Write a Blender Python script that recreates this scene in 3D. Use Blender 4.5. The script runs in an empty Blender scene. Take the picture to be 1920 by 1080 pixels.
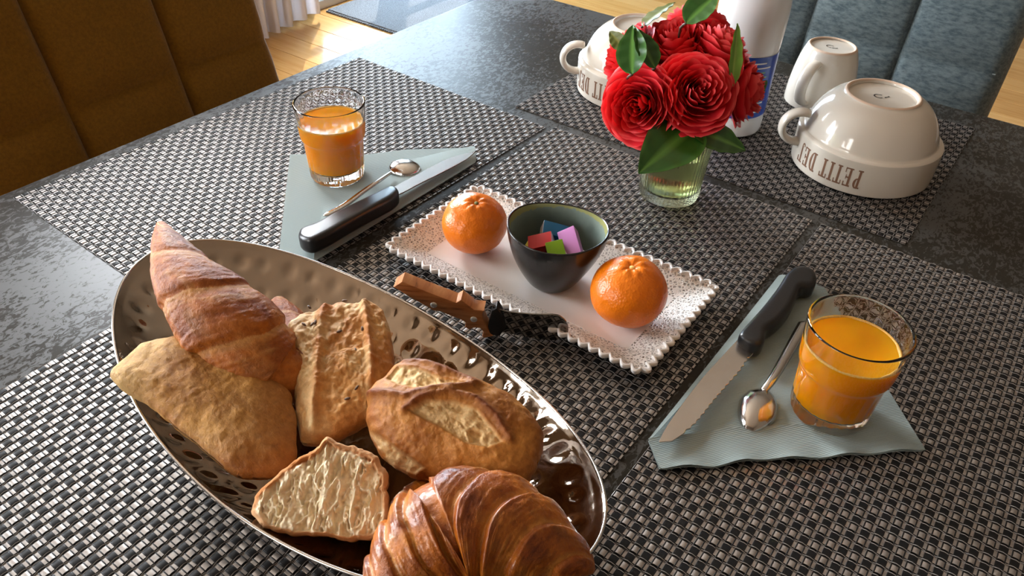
import bpy, bmesh, math, random
import numpy as np
from mathutils import Vector, Matrix
PI = math.pi
T = 0.75                                   # height of the table top above the floor
SC = bpy.context.scene
COL = SC.collection
rng = random.Random(7)

# ---------------------------------------------------------------- camera
cam_d = bpy.data.cameras.new('camera'); cam = bpy.data.objects.new('camera', cam_d); COL.objects.link(cam)
cam_d.lens = 27.59; cam_d.sensor_width = 36; cam_d.clip_start = .02; cam_d.clip_end = 60
_r, _u, _f = Vector((.8079, .5886, .0303)), Vector((-.3870, .4910, .7805)), Vector((-.4445, .6423, -.6244))
cam.matrix_world = Matrix(((_r.x, _u.x, -_f.x, .7610), (_r.y, _u.y, -_f.y, -1.0490), (_r.z, _u.z, -_f.z, .4131+T), (0, 0, 0, 1)))
SC.camera = cam

# ---------------------------------------------------------------- world, lights, exposure
w = bpy.data.worlds.new('world'); SC.world = w; w.use_nodes = True
w.node_tree.nodes['Background'].inputs[0].default_value = (.70, .84, 1, 1)
w.node_tree.nodes['Background'].inputs[1].default_value = 2.0
SC.view_settings.view_transform = 'Standard'; SC.view_settings.look = 'None'
SC.view_settings.gamma = 1; SC.view_settings.use_curve_mapping = False
SC.view_settings.exposure = 0.0
def area(name, loc, sy, sz, power, color, rot=(0, -PI/2, 0)):
    d = bpy.data.lights.new(name, 'AREA'); d.shape = 'RECTANGLE'; d.size = sz; d.size_y = sy
    d.energy = power; d.color = color
    o = bpy.data.objects.new(name, d); COL.objects.link(o); o.location = loc; o.rotation_euler = rot
    return o
# daylight arriving through the three openings of the left wall (sky beyond them)
area('daylight_door_far', (-2.02, 1.70, 1.12), 1.25, 2.1, 170, (.60, .81, 1))
area('daylight_window', (-2.02, .20, 1.62), 1.05, 1.35, 330, (.90, .95, 1))
area('daylight_door_near', (-2.02, -1.75, 1.12), 1.25, 2.1, 270, (.90, .95, 1))
area('daylight_window_back', (-.55, -3.42, 1.55), 1.0, 1.15, 60, (1, .93, .84), (PI/2, 0, 0))
sd_ = bpy.data.lights.new('sun', 'SUN'); sd_.energy = 4; sd_.angle = .009; sd_.color = (1, .96, .9)
so_ = bpy.data.objects.new('sun', sd_); COL.objects.link(so_); so_.rotation_euler = Vector((-.35, .42, 1)).to_track_quat('Z', 'Y').to_euler()

# ---------------------------------------------------------------- materials
def mat(name, col=(.5, .5, .5), rough=.5, metal=0, spec=.5, **k):
    m = bpy.data.materials.new(name); m.use_nodes = True
    b = m.node_tree.nodes['Principled BSDF']
    b.inputs['Base Color'].default_value = (*col, 1); b.inputs['Roughness'].default_value = rough
    b.inputs['Metallic'].default_value = metal; b.inputs['Specular IOR Level'].default_value = spec
    for a, v in k.items(): b.inputs[a.replace('_', ' ')].default_value = v
    return m
def N(m, t, **k):
    n = m.node_tree.nodes.new(t)
    for a, v in k.items():
        if a.startswith('i_'): n.inputs[a[2:].replace('_', ' ')].default_value = v
        else: setattr(n, a, v)
    return n
def L(m, a, ao, b, bi): m.node_tree.links.new(a.outputs[ao], b.inputs[bi])
def B(m): return m.node_tree.nodes['Principled BSDF']
def coords(m, kind='Object', scale=(1, 1, 1), rot=(0, 0, 0)):
    t = N(m, 'ShaderNodeTexCoord'); p = N(m, 'ShaderNodeMapping'); L(m, t, kind, p, 'Vector')
    p.inputs['Scale'].default_value = scale; p.inputs['Rotation'].default_value = rot
    return p
def ramp(m, stops):
    n = N(m, 'ShaderNodeValToRGB'); e = n.color_ramp.elements
    while len(e) < len(stops): e.new(.5)
    for q, (p, c) in zip(e, stops): q.position = p; q.color = (*c, 1) if len(c) == 3 else c
    return n
def noise(m, vec, scale, detail=4, rough=.5, dist=0):
    n = N(m, 'ShaderNodeTexNoise'); n.inputs['Scale'].default_value = scale; n.inputs['Detail'].default_value = detail
    n.inputs['Roughness'].default_value = rough; n.inputs['Distortion'].default_value = dist
    if vec: L(m, vec, 'Vector', n, 'Vector')
    return n
def bump(m, src, out, strength=.3, dist=.001):
    n = N(m, 'ShaderNodeBump'); n.inputs['Strength'].default_value = strength; n.inputs['Distance'].default_value = dist
    L(m, src, out, n, 'Height'); L(m, n, 'Normal', B(m), 'Normal'); return n
def mottled(name, c1, c2, scale, rough=.5, bs=.2, bd=.001, cscale=(1, 1, 1), lo=.35, hi=.65, **k):
    m = mat(name, c1, rough, **k); p = coords(m, scale=cscale); n = noise(m, p, scale)
    r = ramp(m, [(lo, c1), (hi, c2)]); L(m, n, 'Fac', r, 'Fac'); L(m, r, 'Color', B(m), 'Base Color')
    if bs: bump(m, n, 'Fac', bs, bd)
    return m
M = {}
# table: dark laminate, patchy print with glossier flecks
m = M['table'] = mat('dark_table_laminate', (.03, .03, .03), .3)
p = coords(m, scale=(1, 1, 1)); n1 = noise(m, p, 5.0, 3); 
p2 = coords(m, scale=(1, .55, 1), rot=(0, 0, .9)); n2 = noise(m, p2, 230, 7, .68, .9)
ad = N(m, 'ShaderNodeMath', operation='MULTIPLY_ADD'); L(m, n1, 'Fac', ad, 0); ad.inputs[1].default_value = .55; L(m, n2, 'Fac', ad, 2)
r = ramp(m, [(.77, (.028, .024, .018)), (.82, (.056, .055, .052))]); L(m, ad, 'Value', r, 'Fac'); L(m, r, 'Color', B(m), 'Base Color')
r2 = ramp(m, [(.76, (.34, .34, .34)), (.81, (.42, .42, .42))]); L(m, ad, 'Value', r2, 'Fac'); L(m, r2, 'Color', B(m), 'Roughness')
r3 = ramp(m, [(.765, (.10, .10, .10)), (.815, (.42, .42, .42))]); L(m, ad, 'Value', r3, 'Fac'); L(m, r3, 'Color', B(m), 'Specular IOR Level')
bump(m, n2, 'Fac', .08, .0004)
M['tape'] = mottled('grey_woven_vinyl', (.33, .305, .285), (.43, .40, .375), 300, .40, .1, .0002, metal=.75)
M['thread_white'] = mat('pale_vinyl_thread', (.38, .365, .35), .36, .15)
M['thread_black'] = mat('black_vinyl_thread', (.006, .006, .007), .5, 0, .3)
M['napkin'] = mat('grey_green_paper', (.30, .37, .365), .85)
m = M['napkin']; p = coords(m, scale=(1, 1, 1), rot=(0, 0, .65)); v = N(m, 'ShaderNodeTexWave'); v.inputs['Scale'].default_value = 230; v.inputs['Distortion'].default_value = .5
L(m, p, 'Vector', v, 'Vector'); bump(m, v, 'Fac', .35, .0004)
M['steel'] = mat('stainless_steel', (.62, .60, .58), .16, 1)
M['blade'] = mottled('brushed_blade_steel', (.60, .57, .54), (.66, .63, .60), 40, .24, .02, .0002, metal=1)
M['mirror'] = mat('polished_steel', (.30, .30, .30), .05, 1)
M['black_plastic'] = mottled('black_handle_plastic', (.012, .012, .013), (.016, .016, .017), 500, .33, .06, .0002)
M['white_ceramic'] = mat('cream_glazed_ceramic', (.66, .61, .53), .12, 0, .5, Coat_Weight=.3)
M['foot_rim'] = mat('unglazed_buff_ceramic', (.66, .50, .38), .6)
M['letter_brown'] = mat('brown_print', (.22, .115, .07), .4)
M['letter_black'] = mat('black_print', (.03, .025, .02), .4)
m = M['tray'] = mat('white_porcelain', (.80, .77, .74), .25)
m = M['lace'] = mat('white_openwork_porcelain', (.80, .77, .73), .35)
p = coords(m, scale=(1, 1, 1)); v = N(m, 'ShaderNodeTexVoronoi', feature='DISTANCE_TO_EDGE'); v.inputs['Scale'].default_value = 380; L(m, p, 'Vector', v, 'Vector')
r = ramp(m, [(.15, (0, 0, 0)), (.24, (1, 1, 1))]); L(m, v, 'Distance', r, 'Fac')
tr = N(m, 'ShaderNodeBsdfTransparent'); mx = N(m, 'ShaderNodeMixShader'); out = m.node_tree.nodes['Material Output']
ml = N(m, 'ShaderNodeMath', operation='MULTIPLY'); L(m, r, 'Color', ml, 0); ml.inputs[1].default_value = .8
L(m, ml, 'Value', mx, 'Fac'); L(m, B(m), 'BSDF', mx, 1); L(m, tr, 'BSDF', mx, 2); L(m, mx, 'Shader', out, 'Surface')
inv = N(m, 'ShaderNodeMath', operation='SUBTRACT'); inv.inputs[0].default_value = 1; L(m, v, 'Distance', inv, 1); bump(m, inv, 'Value', .6, .0012)
# clementine
m = M['orange'] = mat('clementine_peel', (.80, .185, .003), .30, 0, .5, Subsurface_Weight=.05, Subsurface_Scale=.004, Subsurface_Radius=(1, .4, .1))
p = coords(m); v = N(m, 'ShaderNodeTexVoronoi'); v.inputs['Scale'].default_value = 620; L(m, p, 'Vector', v, 'Vector')
n = noise(m, p, 60, 3); ad = N(m, 'ShaderNodeMath', operation='MULTIPLY_ADD'); L(m, n, 'Fac', ad, 0); ad.inputs[1].default_value = 1.6; L(m, v, 'Distance', ad, 2)
bump(m, ad, 'Value', .30, .0007)
M['stem_green'] = mat('dry_green_stem', (.25, .26, .10), .7)
# glass and drink
M['glass'] = mat('clear_glass', (1, 1, 1), .02, 0, .5, Transmission_Weight=1, IOR=1.45)
M['vase_glass'] = mat('pale_green_glass', (.80, .86, .58), .20, 0, .5, Transmission_Weight=1, IOR=1.45)
M['juice'] = mat('orange_juice', (1, .40, .004), .12, 0, .18, Subsurface_Weight=.55, Subsurface_Scale=.02, Subsurface_Radius=(1, .55, .12))
M['foam'] = mottled('juice_foam', (.95, .62, .22), (.9, .45, .05), 900, .5, .5, .0005)
M['milk_plastic'] = mat('white_bottle_plastic', (.80, .82, .84), .22, 0, .5)
M['label_blue'] = mat('blue_label_print', (.015, .07, .42), .3)
M['label_white'] = mat('white_label_print', (.75, .78, .80), .35)
M['label_green'] = mat('green_label_print', (.18, .42, .22), .35)
# black glazed bowl
m = M['bowl_out'] = mottled('black_stoneware_glaze', (.010, .010, .011), (.02, .019, .018), 60, .20, .03, .0005)
m = M['bowl_in'] = mat('green_grey_glaze', (.20, .25, .22), .16)
at = N(m, 'ShaderNodeAttribute', attribute_name='mask'); sp = N(m, 'ShaderNodeSeparateColor'); L(m, at, 'Color', sp, 'Color')
p = coords(m); n = noise(m, p, 260, 4, .6)
ad = N(m, 'ShaderNodeMath', operation='MULTIPLY_ADD'); L(m, n, 'Fac', ad, 0); ad.inputs[1].default_value = .5; L(m, sp, 'Red', ad, 2)
r = ramp(m, [(.30, (.14, .18, .16)), (.95, (.20, .25, .22)), (1.0, (.30, .30, .12))])
L(m, ad, 'Value', r, 'Fac')
sb = N(m, 'ShaderNodeMath', operation='GREATER_THAN'); L(m, ad, 'Value', sb, 0); sb.inputs[1].default_value = 1.33
mxc = N(m, 'ShaderNodeMix', data_type='RGBA'); L(m, sb, 'Value', mxc, 'Factor'); L(m, r, 'Color', mxc, 'A'); mxc.inputs['B'].default_value = (.012, .01, .008, 1)
L(m, mxc, 'Result', B(m), 'Base Color')
# hammered dish
m = M['dish'] = mat('hammered_steel', (.33, .27, .215), .05, 1)
p = coords(m); n = noise(m, p, 45, 3); bump(m, n, 'Fac', .12, .002)
# bread and pastry: attribute 'mask' r = pale crumb, g = dark toast
def baked(name, crust, crust2, pale, dark, rough, bscale, bstr, coat=0, mul=.55, sss=.08):
    m = mat(name, crust, rough, 0, .28, Coat_Weight=coat, Coat_Roughness=.22, Subsurface_Weight=sss, Subsurface_Scale=.004, Subsurface_Radius=(1, .5, .25))
    at = N(m, 'ShaderNodeAttribute', attribute_name='mask'); sp = N(m, 'ShaderNodeSeparateColor'); L(m, at, 'Color', sp, 'Color')
    p = coords(m); n = noise(m, p, 38, 6, .65); r = ramp(m, [(.40, tuple(q*.82 for q in crust)), (.60, crust2)]); L(m, n, 'Fac', r, 'Fac')
    n3 = noise(m, p, bscale, 5, .7)
    a = N(m, 'ShaderNodeMix', data_type='RGBA'); L(m, sp, 'Green', a, 'Factor'); L(m, r, 'Color', a, 'A'); a.inputs['B'].default_value = (*dark, 1)
    b = N(m, 'ShaderNodeMix', data_type='RGBA'); L(m, sp, 'Red', b, 'Factor'); L(m, a, 'Result', b, 'A'); b.inputs['B'].default_value = (*pale, 1)
    c = N(m, 'ShaderNodeMix', data_type='RGBA', blend_type='MULTIPLY'); c.inputs['Factor'].default_value = mul
    rr = ramp(m, [(.30, (.50, .42, .36)), (.60, (1, 1, 1))]); L(m, n3, 'Fac', rr, 'Fac'); L(m, b, 'Result', c, 'A'); L(m, rr, 'Color', c, 'B')
    L(m, c, 'Result', B(m), 'Base Color')
    bump(m, n3, 'Fac', bstr, .0015)
    return m
M['croissant'] = baked('glazed_croissant_crust', (.41, .10, .006), (.56, .175, .014), (.74, .40, .09), (.15, .024, .004), .36, 170, .9, .40)
M['croissant_dry'] = baked('flaky_croissant_crust', (.35, .088, .006), (.50, .155, .016), (.80, .50, .18), (.18, .038, .006), .50, 220, 1.0, .0)
M['bread_pale'] = baked('pale_bread_crust', (.43, .175, .028), (.55, .27, .06), (.76, .54, .22), (.34, .12, .02), .6, 300, .8)
M['bread_seed'] = baked('seeded_bread_crust', (.60, .26, .065), (.74, .40, .14), (.84, .64, .34), (.44, .15, .035), .6, 200, .6)
M['bread_gold'] = baked('golden_bread_crust', (.47, .17, .030), (.62, .28, .062), (.86, .66, .34), (.20, .055, .012), .5, 260, .55)
M['crumb'] = baked('open_bread_crumb', (.88, .66, .38), (.96, .78, .50), (1.0, .87, .64), (.48, .16, .028), .85, 160, .6, mul=.2, sss=.1)
M['seed'] = mat('brown_seed', (.11, .055, .025), .5)
# flowers
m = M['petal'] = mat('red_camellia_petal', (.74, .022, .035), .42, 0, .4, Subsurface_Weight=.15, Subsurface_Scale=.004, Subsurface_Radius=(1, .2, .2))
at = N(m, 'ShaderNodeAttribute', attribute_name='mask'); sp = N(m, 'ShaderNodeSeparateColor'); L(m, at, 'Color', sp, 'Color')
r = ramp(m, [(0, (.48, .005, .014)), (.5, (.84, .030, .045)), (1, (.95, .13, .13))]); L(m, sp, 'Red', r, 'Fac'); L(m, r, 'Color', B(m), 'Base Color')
def leafmat(name, c1, c2, rough):
    m = mat(name, c1, rough, 0, .5); at = N(m, 'ShaderNodeAttribute', attribute_name='mask'); sp = N(m, 'ShaderNodeSeparateColor'); L(m, at, 'Color', sp, 'Color')
    p = coords(m); n = noise(m, p, 60, 3); ad = N(m, 'ShaderNodeMath', operation='MULTIPLY_ADD'); L(m, n, 'Fac', ad, 0); ad.inputs[1].default_value = .25; L(m, sp, 'Red', ad, 2)
    r = ramp(m, [(.1, c1), (.95, c2)]); L(m, ad, 'Value', r, 'Fac'); L(m, r, 'Color', B(m), 'Base Color'); bump(m, n, 'Fac', .12, .001)
    return m
M['leaf'] = leafmat('dark_glossy_leaf', (.018, .085, .010), (.10, .26, .04), .26)
M['leaf_bright'] = leafmat('bright_green_leaf', (.16, .34, .04), (.34, .52, .12), .35)
M['leaf_olive'] = leafmat('olive_leaf', (.09, .11, .015), (.20, .20, .04), .4)
M['twig'] = mat('dark_stem', (.05, .025, .012), .6)
# wood handle
m = M['olive_wood'] = mat('striped_olive_wood', (.5, .2, .06), .35)
p = coords(m, scale=(8, 1, 60)); n = noise(m, p, 5, 4, .6, .4); r = ramp(m, [(.30, (.12, .035, .012)), (.42, (.42, .15, .045)), (.7, (.60, .27, .10))]); L(m, n, 'Fac', r, 'Fac'); L(m, r, 'Color', B(m), 'Base Color')
M['rivet'] = mat('steel_rivet', (.72, .72, .70), .5, .6)
# chocolates
for nme, c in dict(choc_blue=(.01, .12, .26), choc_red=(.42, .01, .015), choc_purple=(.45, .17, .42), choc_green=(.22, .38, .02), choc_white=(.75, .78, .82), choc_yellow=(.6, .5, .03), choc_silver=(.62, .58, .62)).items():
    M[nme] = mat(nme.replace('choc_', '') + '_sweet_wrapper', c, .28, .2)
# room
M['wall'] = mottled('warm_white_plaster', (.18, .13, .085), (.21, .155, .105), 8, .9, .05, .001)
M['wall_dark'] = mottled('dark_brown_wall', (.10, .068, .042), (.12, .082, .052), 8, .9, .05, .001)  # unseen walls given a darker brown to dim their reflection in the dish
M['ceiling'] = mat('ceiling_paint', (.27, .205, .145), .9)
M['trim'] = mat('white_painted_wood', (.72, .72, .72), .4)
M['pane'] = mat('window_glass', (1, 1, 1), 0, 0, .5)
m = M['pane']; tr = N(m, 'ShaderNodeBsdfTransparent'); gl = N(m, 'ShaderNodeBsdfGlossy'); gl.inputs['Roughness'].default_value = .02; mx = N(m, 'ShaderNodeMixShader'); mx.inputs['Fac'].default_value = .06
L(m, tr, 'BSDF', mx, 1); L(m, gl, 'BSDF', mx, 2); L(m, mx, 'Shader', m.node_tree.nodes['Material Output'], 'Surface')
def plank(name, a, b):
    m = mat(name, a, .22); p = coords(m, scale=(1.2, 14, 14)); n = noise(m, p, 4, 5, .6, .3); r = ramp(m, [(.3, a), (.7, b)]); L(m, n, 'Fac', r, 'Fac'); L(m, r, 'Color', B(m), 'Base Color'); return m
M['plank'] = [plank('oak_floor_a', (.52, .26, .075), (.62, .35, .12)), plank('oak_floor_b', (.58, .31, .10), (.68, .40, .15)), plank('oak_floor_c', (.46, .22, .06), (.58, .31, .10))]
M['rug'] = mottled('dark_grey_mat_pile', (.10, .105, .115), (.24, .25, .265), 260, .95, .8, .004)
M['curtain'] = mat('white_voile', (.80, .78, .82), .8, 0, .2, Transmission_Weight=0)
m = M['curtain']; tl = N(m, 'ShaderNodeBsdfTranslucent'); tl.inputs['Color'].default_value = (.8, .78, .84, 1); mx = N(m, 'ShaderNodeMixShader'); mx.inputs['Fac'].default_value = .4
L(m, B(m), 'BSDF', mx, 1); L(m, tl, 'BSDF', mx, 2); L(m, mx, 'Shader', m.node_tree.nodes['Material Output'], 'Surface')
def fabric(name, a, b, sc, cs):
    m = mat(name, a, .92, 0, .2, Sheen_Weight=.25); p = coords(m, scale=cs); n = noise(m, p, sc, 4, .7); r = ramp(m, [(.35, a), (.62, b)]); L(m, n, 'Fac', r, 'Fac'); L(m, r, 'Color', B(m), 'Base Color'); bump(m, n, 'Fac', .5, .001); return m
M['mustard'] = fabric('mustard_felt', (.17, .078, .003), (.23, .108, .005), 260, (1, 1, 1))
M['bluegrey'] = fabric('blue_grey_weave', (.06, .09, .105), (.15, .195, .21), 230, (.35, 1, 1))
M['stitch'] = mat('pale_stitching', (.34, .42, .44), .8)
M['black_metal'] = mat('black_metal', (.02, .02, .02), .4, .6)
M['lamp_shade'] = mat('linen_shade', (.7, .6, .45), .8)

# ---------------------------------------------------------------- helpers
def props(o, label=None, cat=None, group=None, kind=None):
    if label: o['label'] = label
    if cat: o['category'] = cat
    if group: o['group'] = group
    if kind: o['kind'] = kind
    return o
def thing(name, label, cat, loc=(0, 0, 0), rz=0, group=None):
    o = bpy.data.objects.new(name, None); COL.objects.link(o); o.empty_display_size = .03
    o.location = loc; o.rotation_euler = (0, 0, rz); return props(o, label, cat, group)
def mesh(name, V, F, m, parent=None, loc=(0, 0, 0), smooth=True, mask=None, sharp=None, rot=(0, 0, 0)):
    me = bpy.data.meshes.new(name); me.from_pydata([tuple(map(float, v)) for v in V], [], [tuple(map(int, f)) for f in F]); me.update()
    if mask is not None:
        a = me.color_attributes.new('mask', 'FLOAT_COLOR', 'POINT'); mk = np.zeros((len(V), 4), np.float32); mk[:, 3] = 1
        mk[:, :mask.shape[1]] = mask; a.data.foreach_set('color', mk.ravel())
    if smooth: me.polygons.foreach_set('use_smooth', [True]*len(me.polygons))
    if sharp is not None:
        try: me.set_sharp_from_angle(angle=math.radians(sharp))
        except Exception: pass
    for mm in (m if isinstance(m, (list, tuple)) else [m]): me.materials.append(mm)
    o = bpy.data.objects.new(name, me); COL.objects.link(o); o.location = loc; o.rotation_euler = rot
    if parent: o.parent = parent
    return o
def bm_obj(name, bm, m, parent=None, loc=(0, 0, 0), smooth=False, sharp=35, rot=(0, 0, 0)):
    bmesh.ops.recalc_face_normals(bm, faces=bm.faces)
    me = bpy.data.meshes.new(name); bm.to_mesh(me); bm.free()
    if smooth:
        me.polygons.foreach_set('use_smooth', [True]*len(me.polygons))
        try: me.set_sharp_from_angle(angle=math.radians(sharp))
        except Exception: pass
    for mm in (m if isinstance(m, (list, tuple)) else [m]): me.materials.append(mm)
    o = bpy.data.objects.new(name, me); COL.objects.link(o); o.location = loc; o.rotation_euler = rot
    if parent: o.parent = parent
    return o
def box(bm, x0, x1, y0, y1, z0, z1, bev=0, Mx=None):
    vs = [bm.verts.new((x, y, z)) for x in (x0, x1) for y in (y0, y1) for z in (z0, z1)]
    fs = [(0, 1, 3, 2), (4, 6, 7, 5), (0, 4, 5, 1), (2, 3, 7, 6), (0, 2, 6, 4), (1, 5, 7, 3)]
    ff = [bm.faces.new([vs[i] for i in f]) for f in fs]
    if bev:
        es = list({e for f in ff for e in f.edges})
        g = bmesh.ops.bevel(bm, geom=es, offset=bev, segments=2, affect='EDGES', profile=.7)
        if Mx: bmesh.ops.transform(bm, matrix=Mx, verts=list({v for f in g['faces'] for v in f.verts} | {v for f in ff if f.is_valid for v in f.verts}))
    elif Mx: bmesh.ops.transform(bm, matrix=Mx, verts=vs)
def prism(name, pts, z0, z1, m, parent=None, loc=(0, 0, 0), bev=.001, axes=None, seg=2, smooth=True):
    """extrude a 2-D outline from z0 to z1; axes = (o, ex, ey, ez) maps local to parent space"""
    bm = bmesh.new(); vs = [bm.verts.new((x, y, z0)) for x, y in pts]; f = bm.faces.new(vs)
    r = bmesh.ops.extrude_face_region(bm, geom=[f]); bmesh.ops.translate(bm, vec=(0, 0, z1-z0), verts=[g for g in r['geom'] if isinstance(g, bmesh.types.BMVert)])
    bmesh.ops.recalc_face_normals(bm, faces=bm.faces)
    if bev:
        es = [e for e in bm.edges if abs(e.verts[0].co.z-e.verts[1].co.z) < 1e-7]
        bmesh.ops.bevel(bm, geom=es, offset=bev, segments=seg, affect='EDGES', profile=.6, clamp_overlap=True)
    if axes:
        o, ex, ey, ez = map(Vector, axes)
        for v in bm.verts: v.co = o + ex*v.co.x + ey*v.co.y + ez*v.co.z
    return bm_obj(name, bm, m, parent, loc, smooth, 40)
def lathe(prof, n=64, axis_noise=None):
    V, F = [], []
    for r, z in prof:
        for i in range(n):
            a = 2*PI*i/n; V.append((r*math.cos(a), r*math.sin(a), z))
    k = len(prof)
    for j in range(k-1):
        for i in range(n):
            a, b = j*n+i, j*n+(i+1) % n; F.append((a, b, b+n, a+n))
    if prof[0][0] < 1e-6 or prof[-1][0] < 1e-6: pass
    return np.array(V), F
def tube(pts, rad, n=12, closed=False):
    """swept round tube; rad = number or list"""
    P = [Vector(p) for p in pts]; k = len(P); R = rad if isinstance(rad, (list, tuple)) else [rad]*k
    V, F = [], []; up = Vector((0, 0, 1))
    tang = [(P[min(i+1, k-1)]-P[max(i-1, 0)]).normalized() for i in range(k)]
    if abs(tang[0].dot(up)) > .9: up = Vector((1, 0, 0))
    x = tang[0].cross(up).normalized()
    for i in range(k):
        x = (x - tang[i]*x.dot(tang[i])).normalized(); y = tang[i].cross(x)
        for j in range(n):
            a = 2*PI*j/n; V.append(P[i]+(x*math.cos(a)+y*math.sin(a))*R[i])
    for i in range(k-1):
        for j in range(n):
            a, b = i*n+j, i*n+(j+1) % n; F.append((a, b, b+n, a+n))
    F.append(tuple(range(n))[::-1]); F.append(tuple(range((k-1)*n, k*n)))
    return V, F
def catmull(P, n):
    P = np.array(P, float); k = len(P); out = []
    for t in np.linspace(0, k-1, n):
        i = min(int(t), k-2); f = t-i
        p0, p1, p2, p3 = P[max(i-1, 0)], P[i], P[i+1], P[min(i+2, k-1)]
        out.append(.5*(2*p1+(p2-p0)*f+(2*p0-5*p1+4*p2-p3)*f*f+(3*p1-p0-3*p2+p3)*f**3))
    return np.array(out)
def closed_resample(P, n, sm=2):
    P = np.array(P, float); Q = np.vstack([P, P[:1]]); d = np.r_[0, np.cumsum(np.linalg.norm(np.diff(Q, axis=0), axis=1))]
    t = np.linspace(0, d[-1], n, endpoint=False); R = np.stack([np.interp(t, d, Q[:, i]) for i in range(Q.shape[1])], 1)
    for _ in range(sm): R = (np.roll(R, 1, 0)+2*R+np.roll(R, -1, 0))/4
    return R
def _h(ix, iy, iz, s):
    n = (ix*374761393+iy*668265263+iz*2147483647+s*1274126177) & 0xffffffff
    n = ((n ^ (n >> 13))*1274126177) & 0xffffffff
    return ((n ^ (n >> 16)) & 0xffff)/65535.
def vnoise(P, s=0):
    P = np.asarray(P, float); i = np.floor(P).astype(np.int64); f = P-i; f = f*f*(3-2*f); r = 0
    for a in (0, 1):
        for b in (0, 1):
            for c in (0, 1):
                wgt = (f[..., 0] if a else 1-f[..., 0])*(f[..., 1] if b else 1-f[..., 1])*(f[..., 2] if c else 1-f[..., 2])
                r = r+wgt*_h(i[..., 0]+a, i[..., 1]+b, i[..., 2]+c, s)
    return r*2-1
def fbm(P, sc, o=4, s=0, g=.5):
    P = np.asarray(P)*sc; r = 0; a = 1; t = 0
    for k in range(o): r = r+a*vnoise(P*2**k, s+k*7); t += a; a *= g
    return r/t
def sstep(a, b, x): t = np.clip((x-a)/(b-a), 0, 1); return t*t*(3-2*t)
def seg_dist(P, poly):
    """distance from points (n,2) to a polyline"""
    poly = np.array(poly, float); A, Bp = poly[:-1], poly[1:]; AB = Bp-A
    t = np.clip(((P[:, None]-A)*AB).sum(2)/(AB**2).sum(1), 0, 1); C = A+t[..., None]*AB
    return np.linalg.norm(P[:, None]-C, axis=2).min(1)
def inside(P, poly):
    poly = np.array(poly, float); x, y = P[:, 0], P[:, 1]; c = np.zeros(len(P), bool); j = len(poly)-1
    for i in range(len(poly)):
        xi, yi, xj, yj = *poly[i], *poly[j]
        with np.errstate(divide='ignore', invalid='ignore'):
            c ^= ((yi > y) != (yj > y)) & (x < (xj-xi)*(y-yi)/(yj-yi+1e-12)+xi)
        j = i
    return c
def sdist(P, poly):
    d = seg_dist(P, list(poly)+[poly[0]]); return np.where(inside(P, poly), -d, d)

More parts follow.
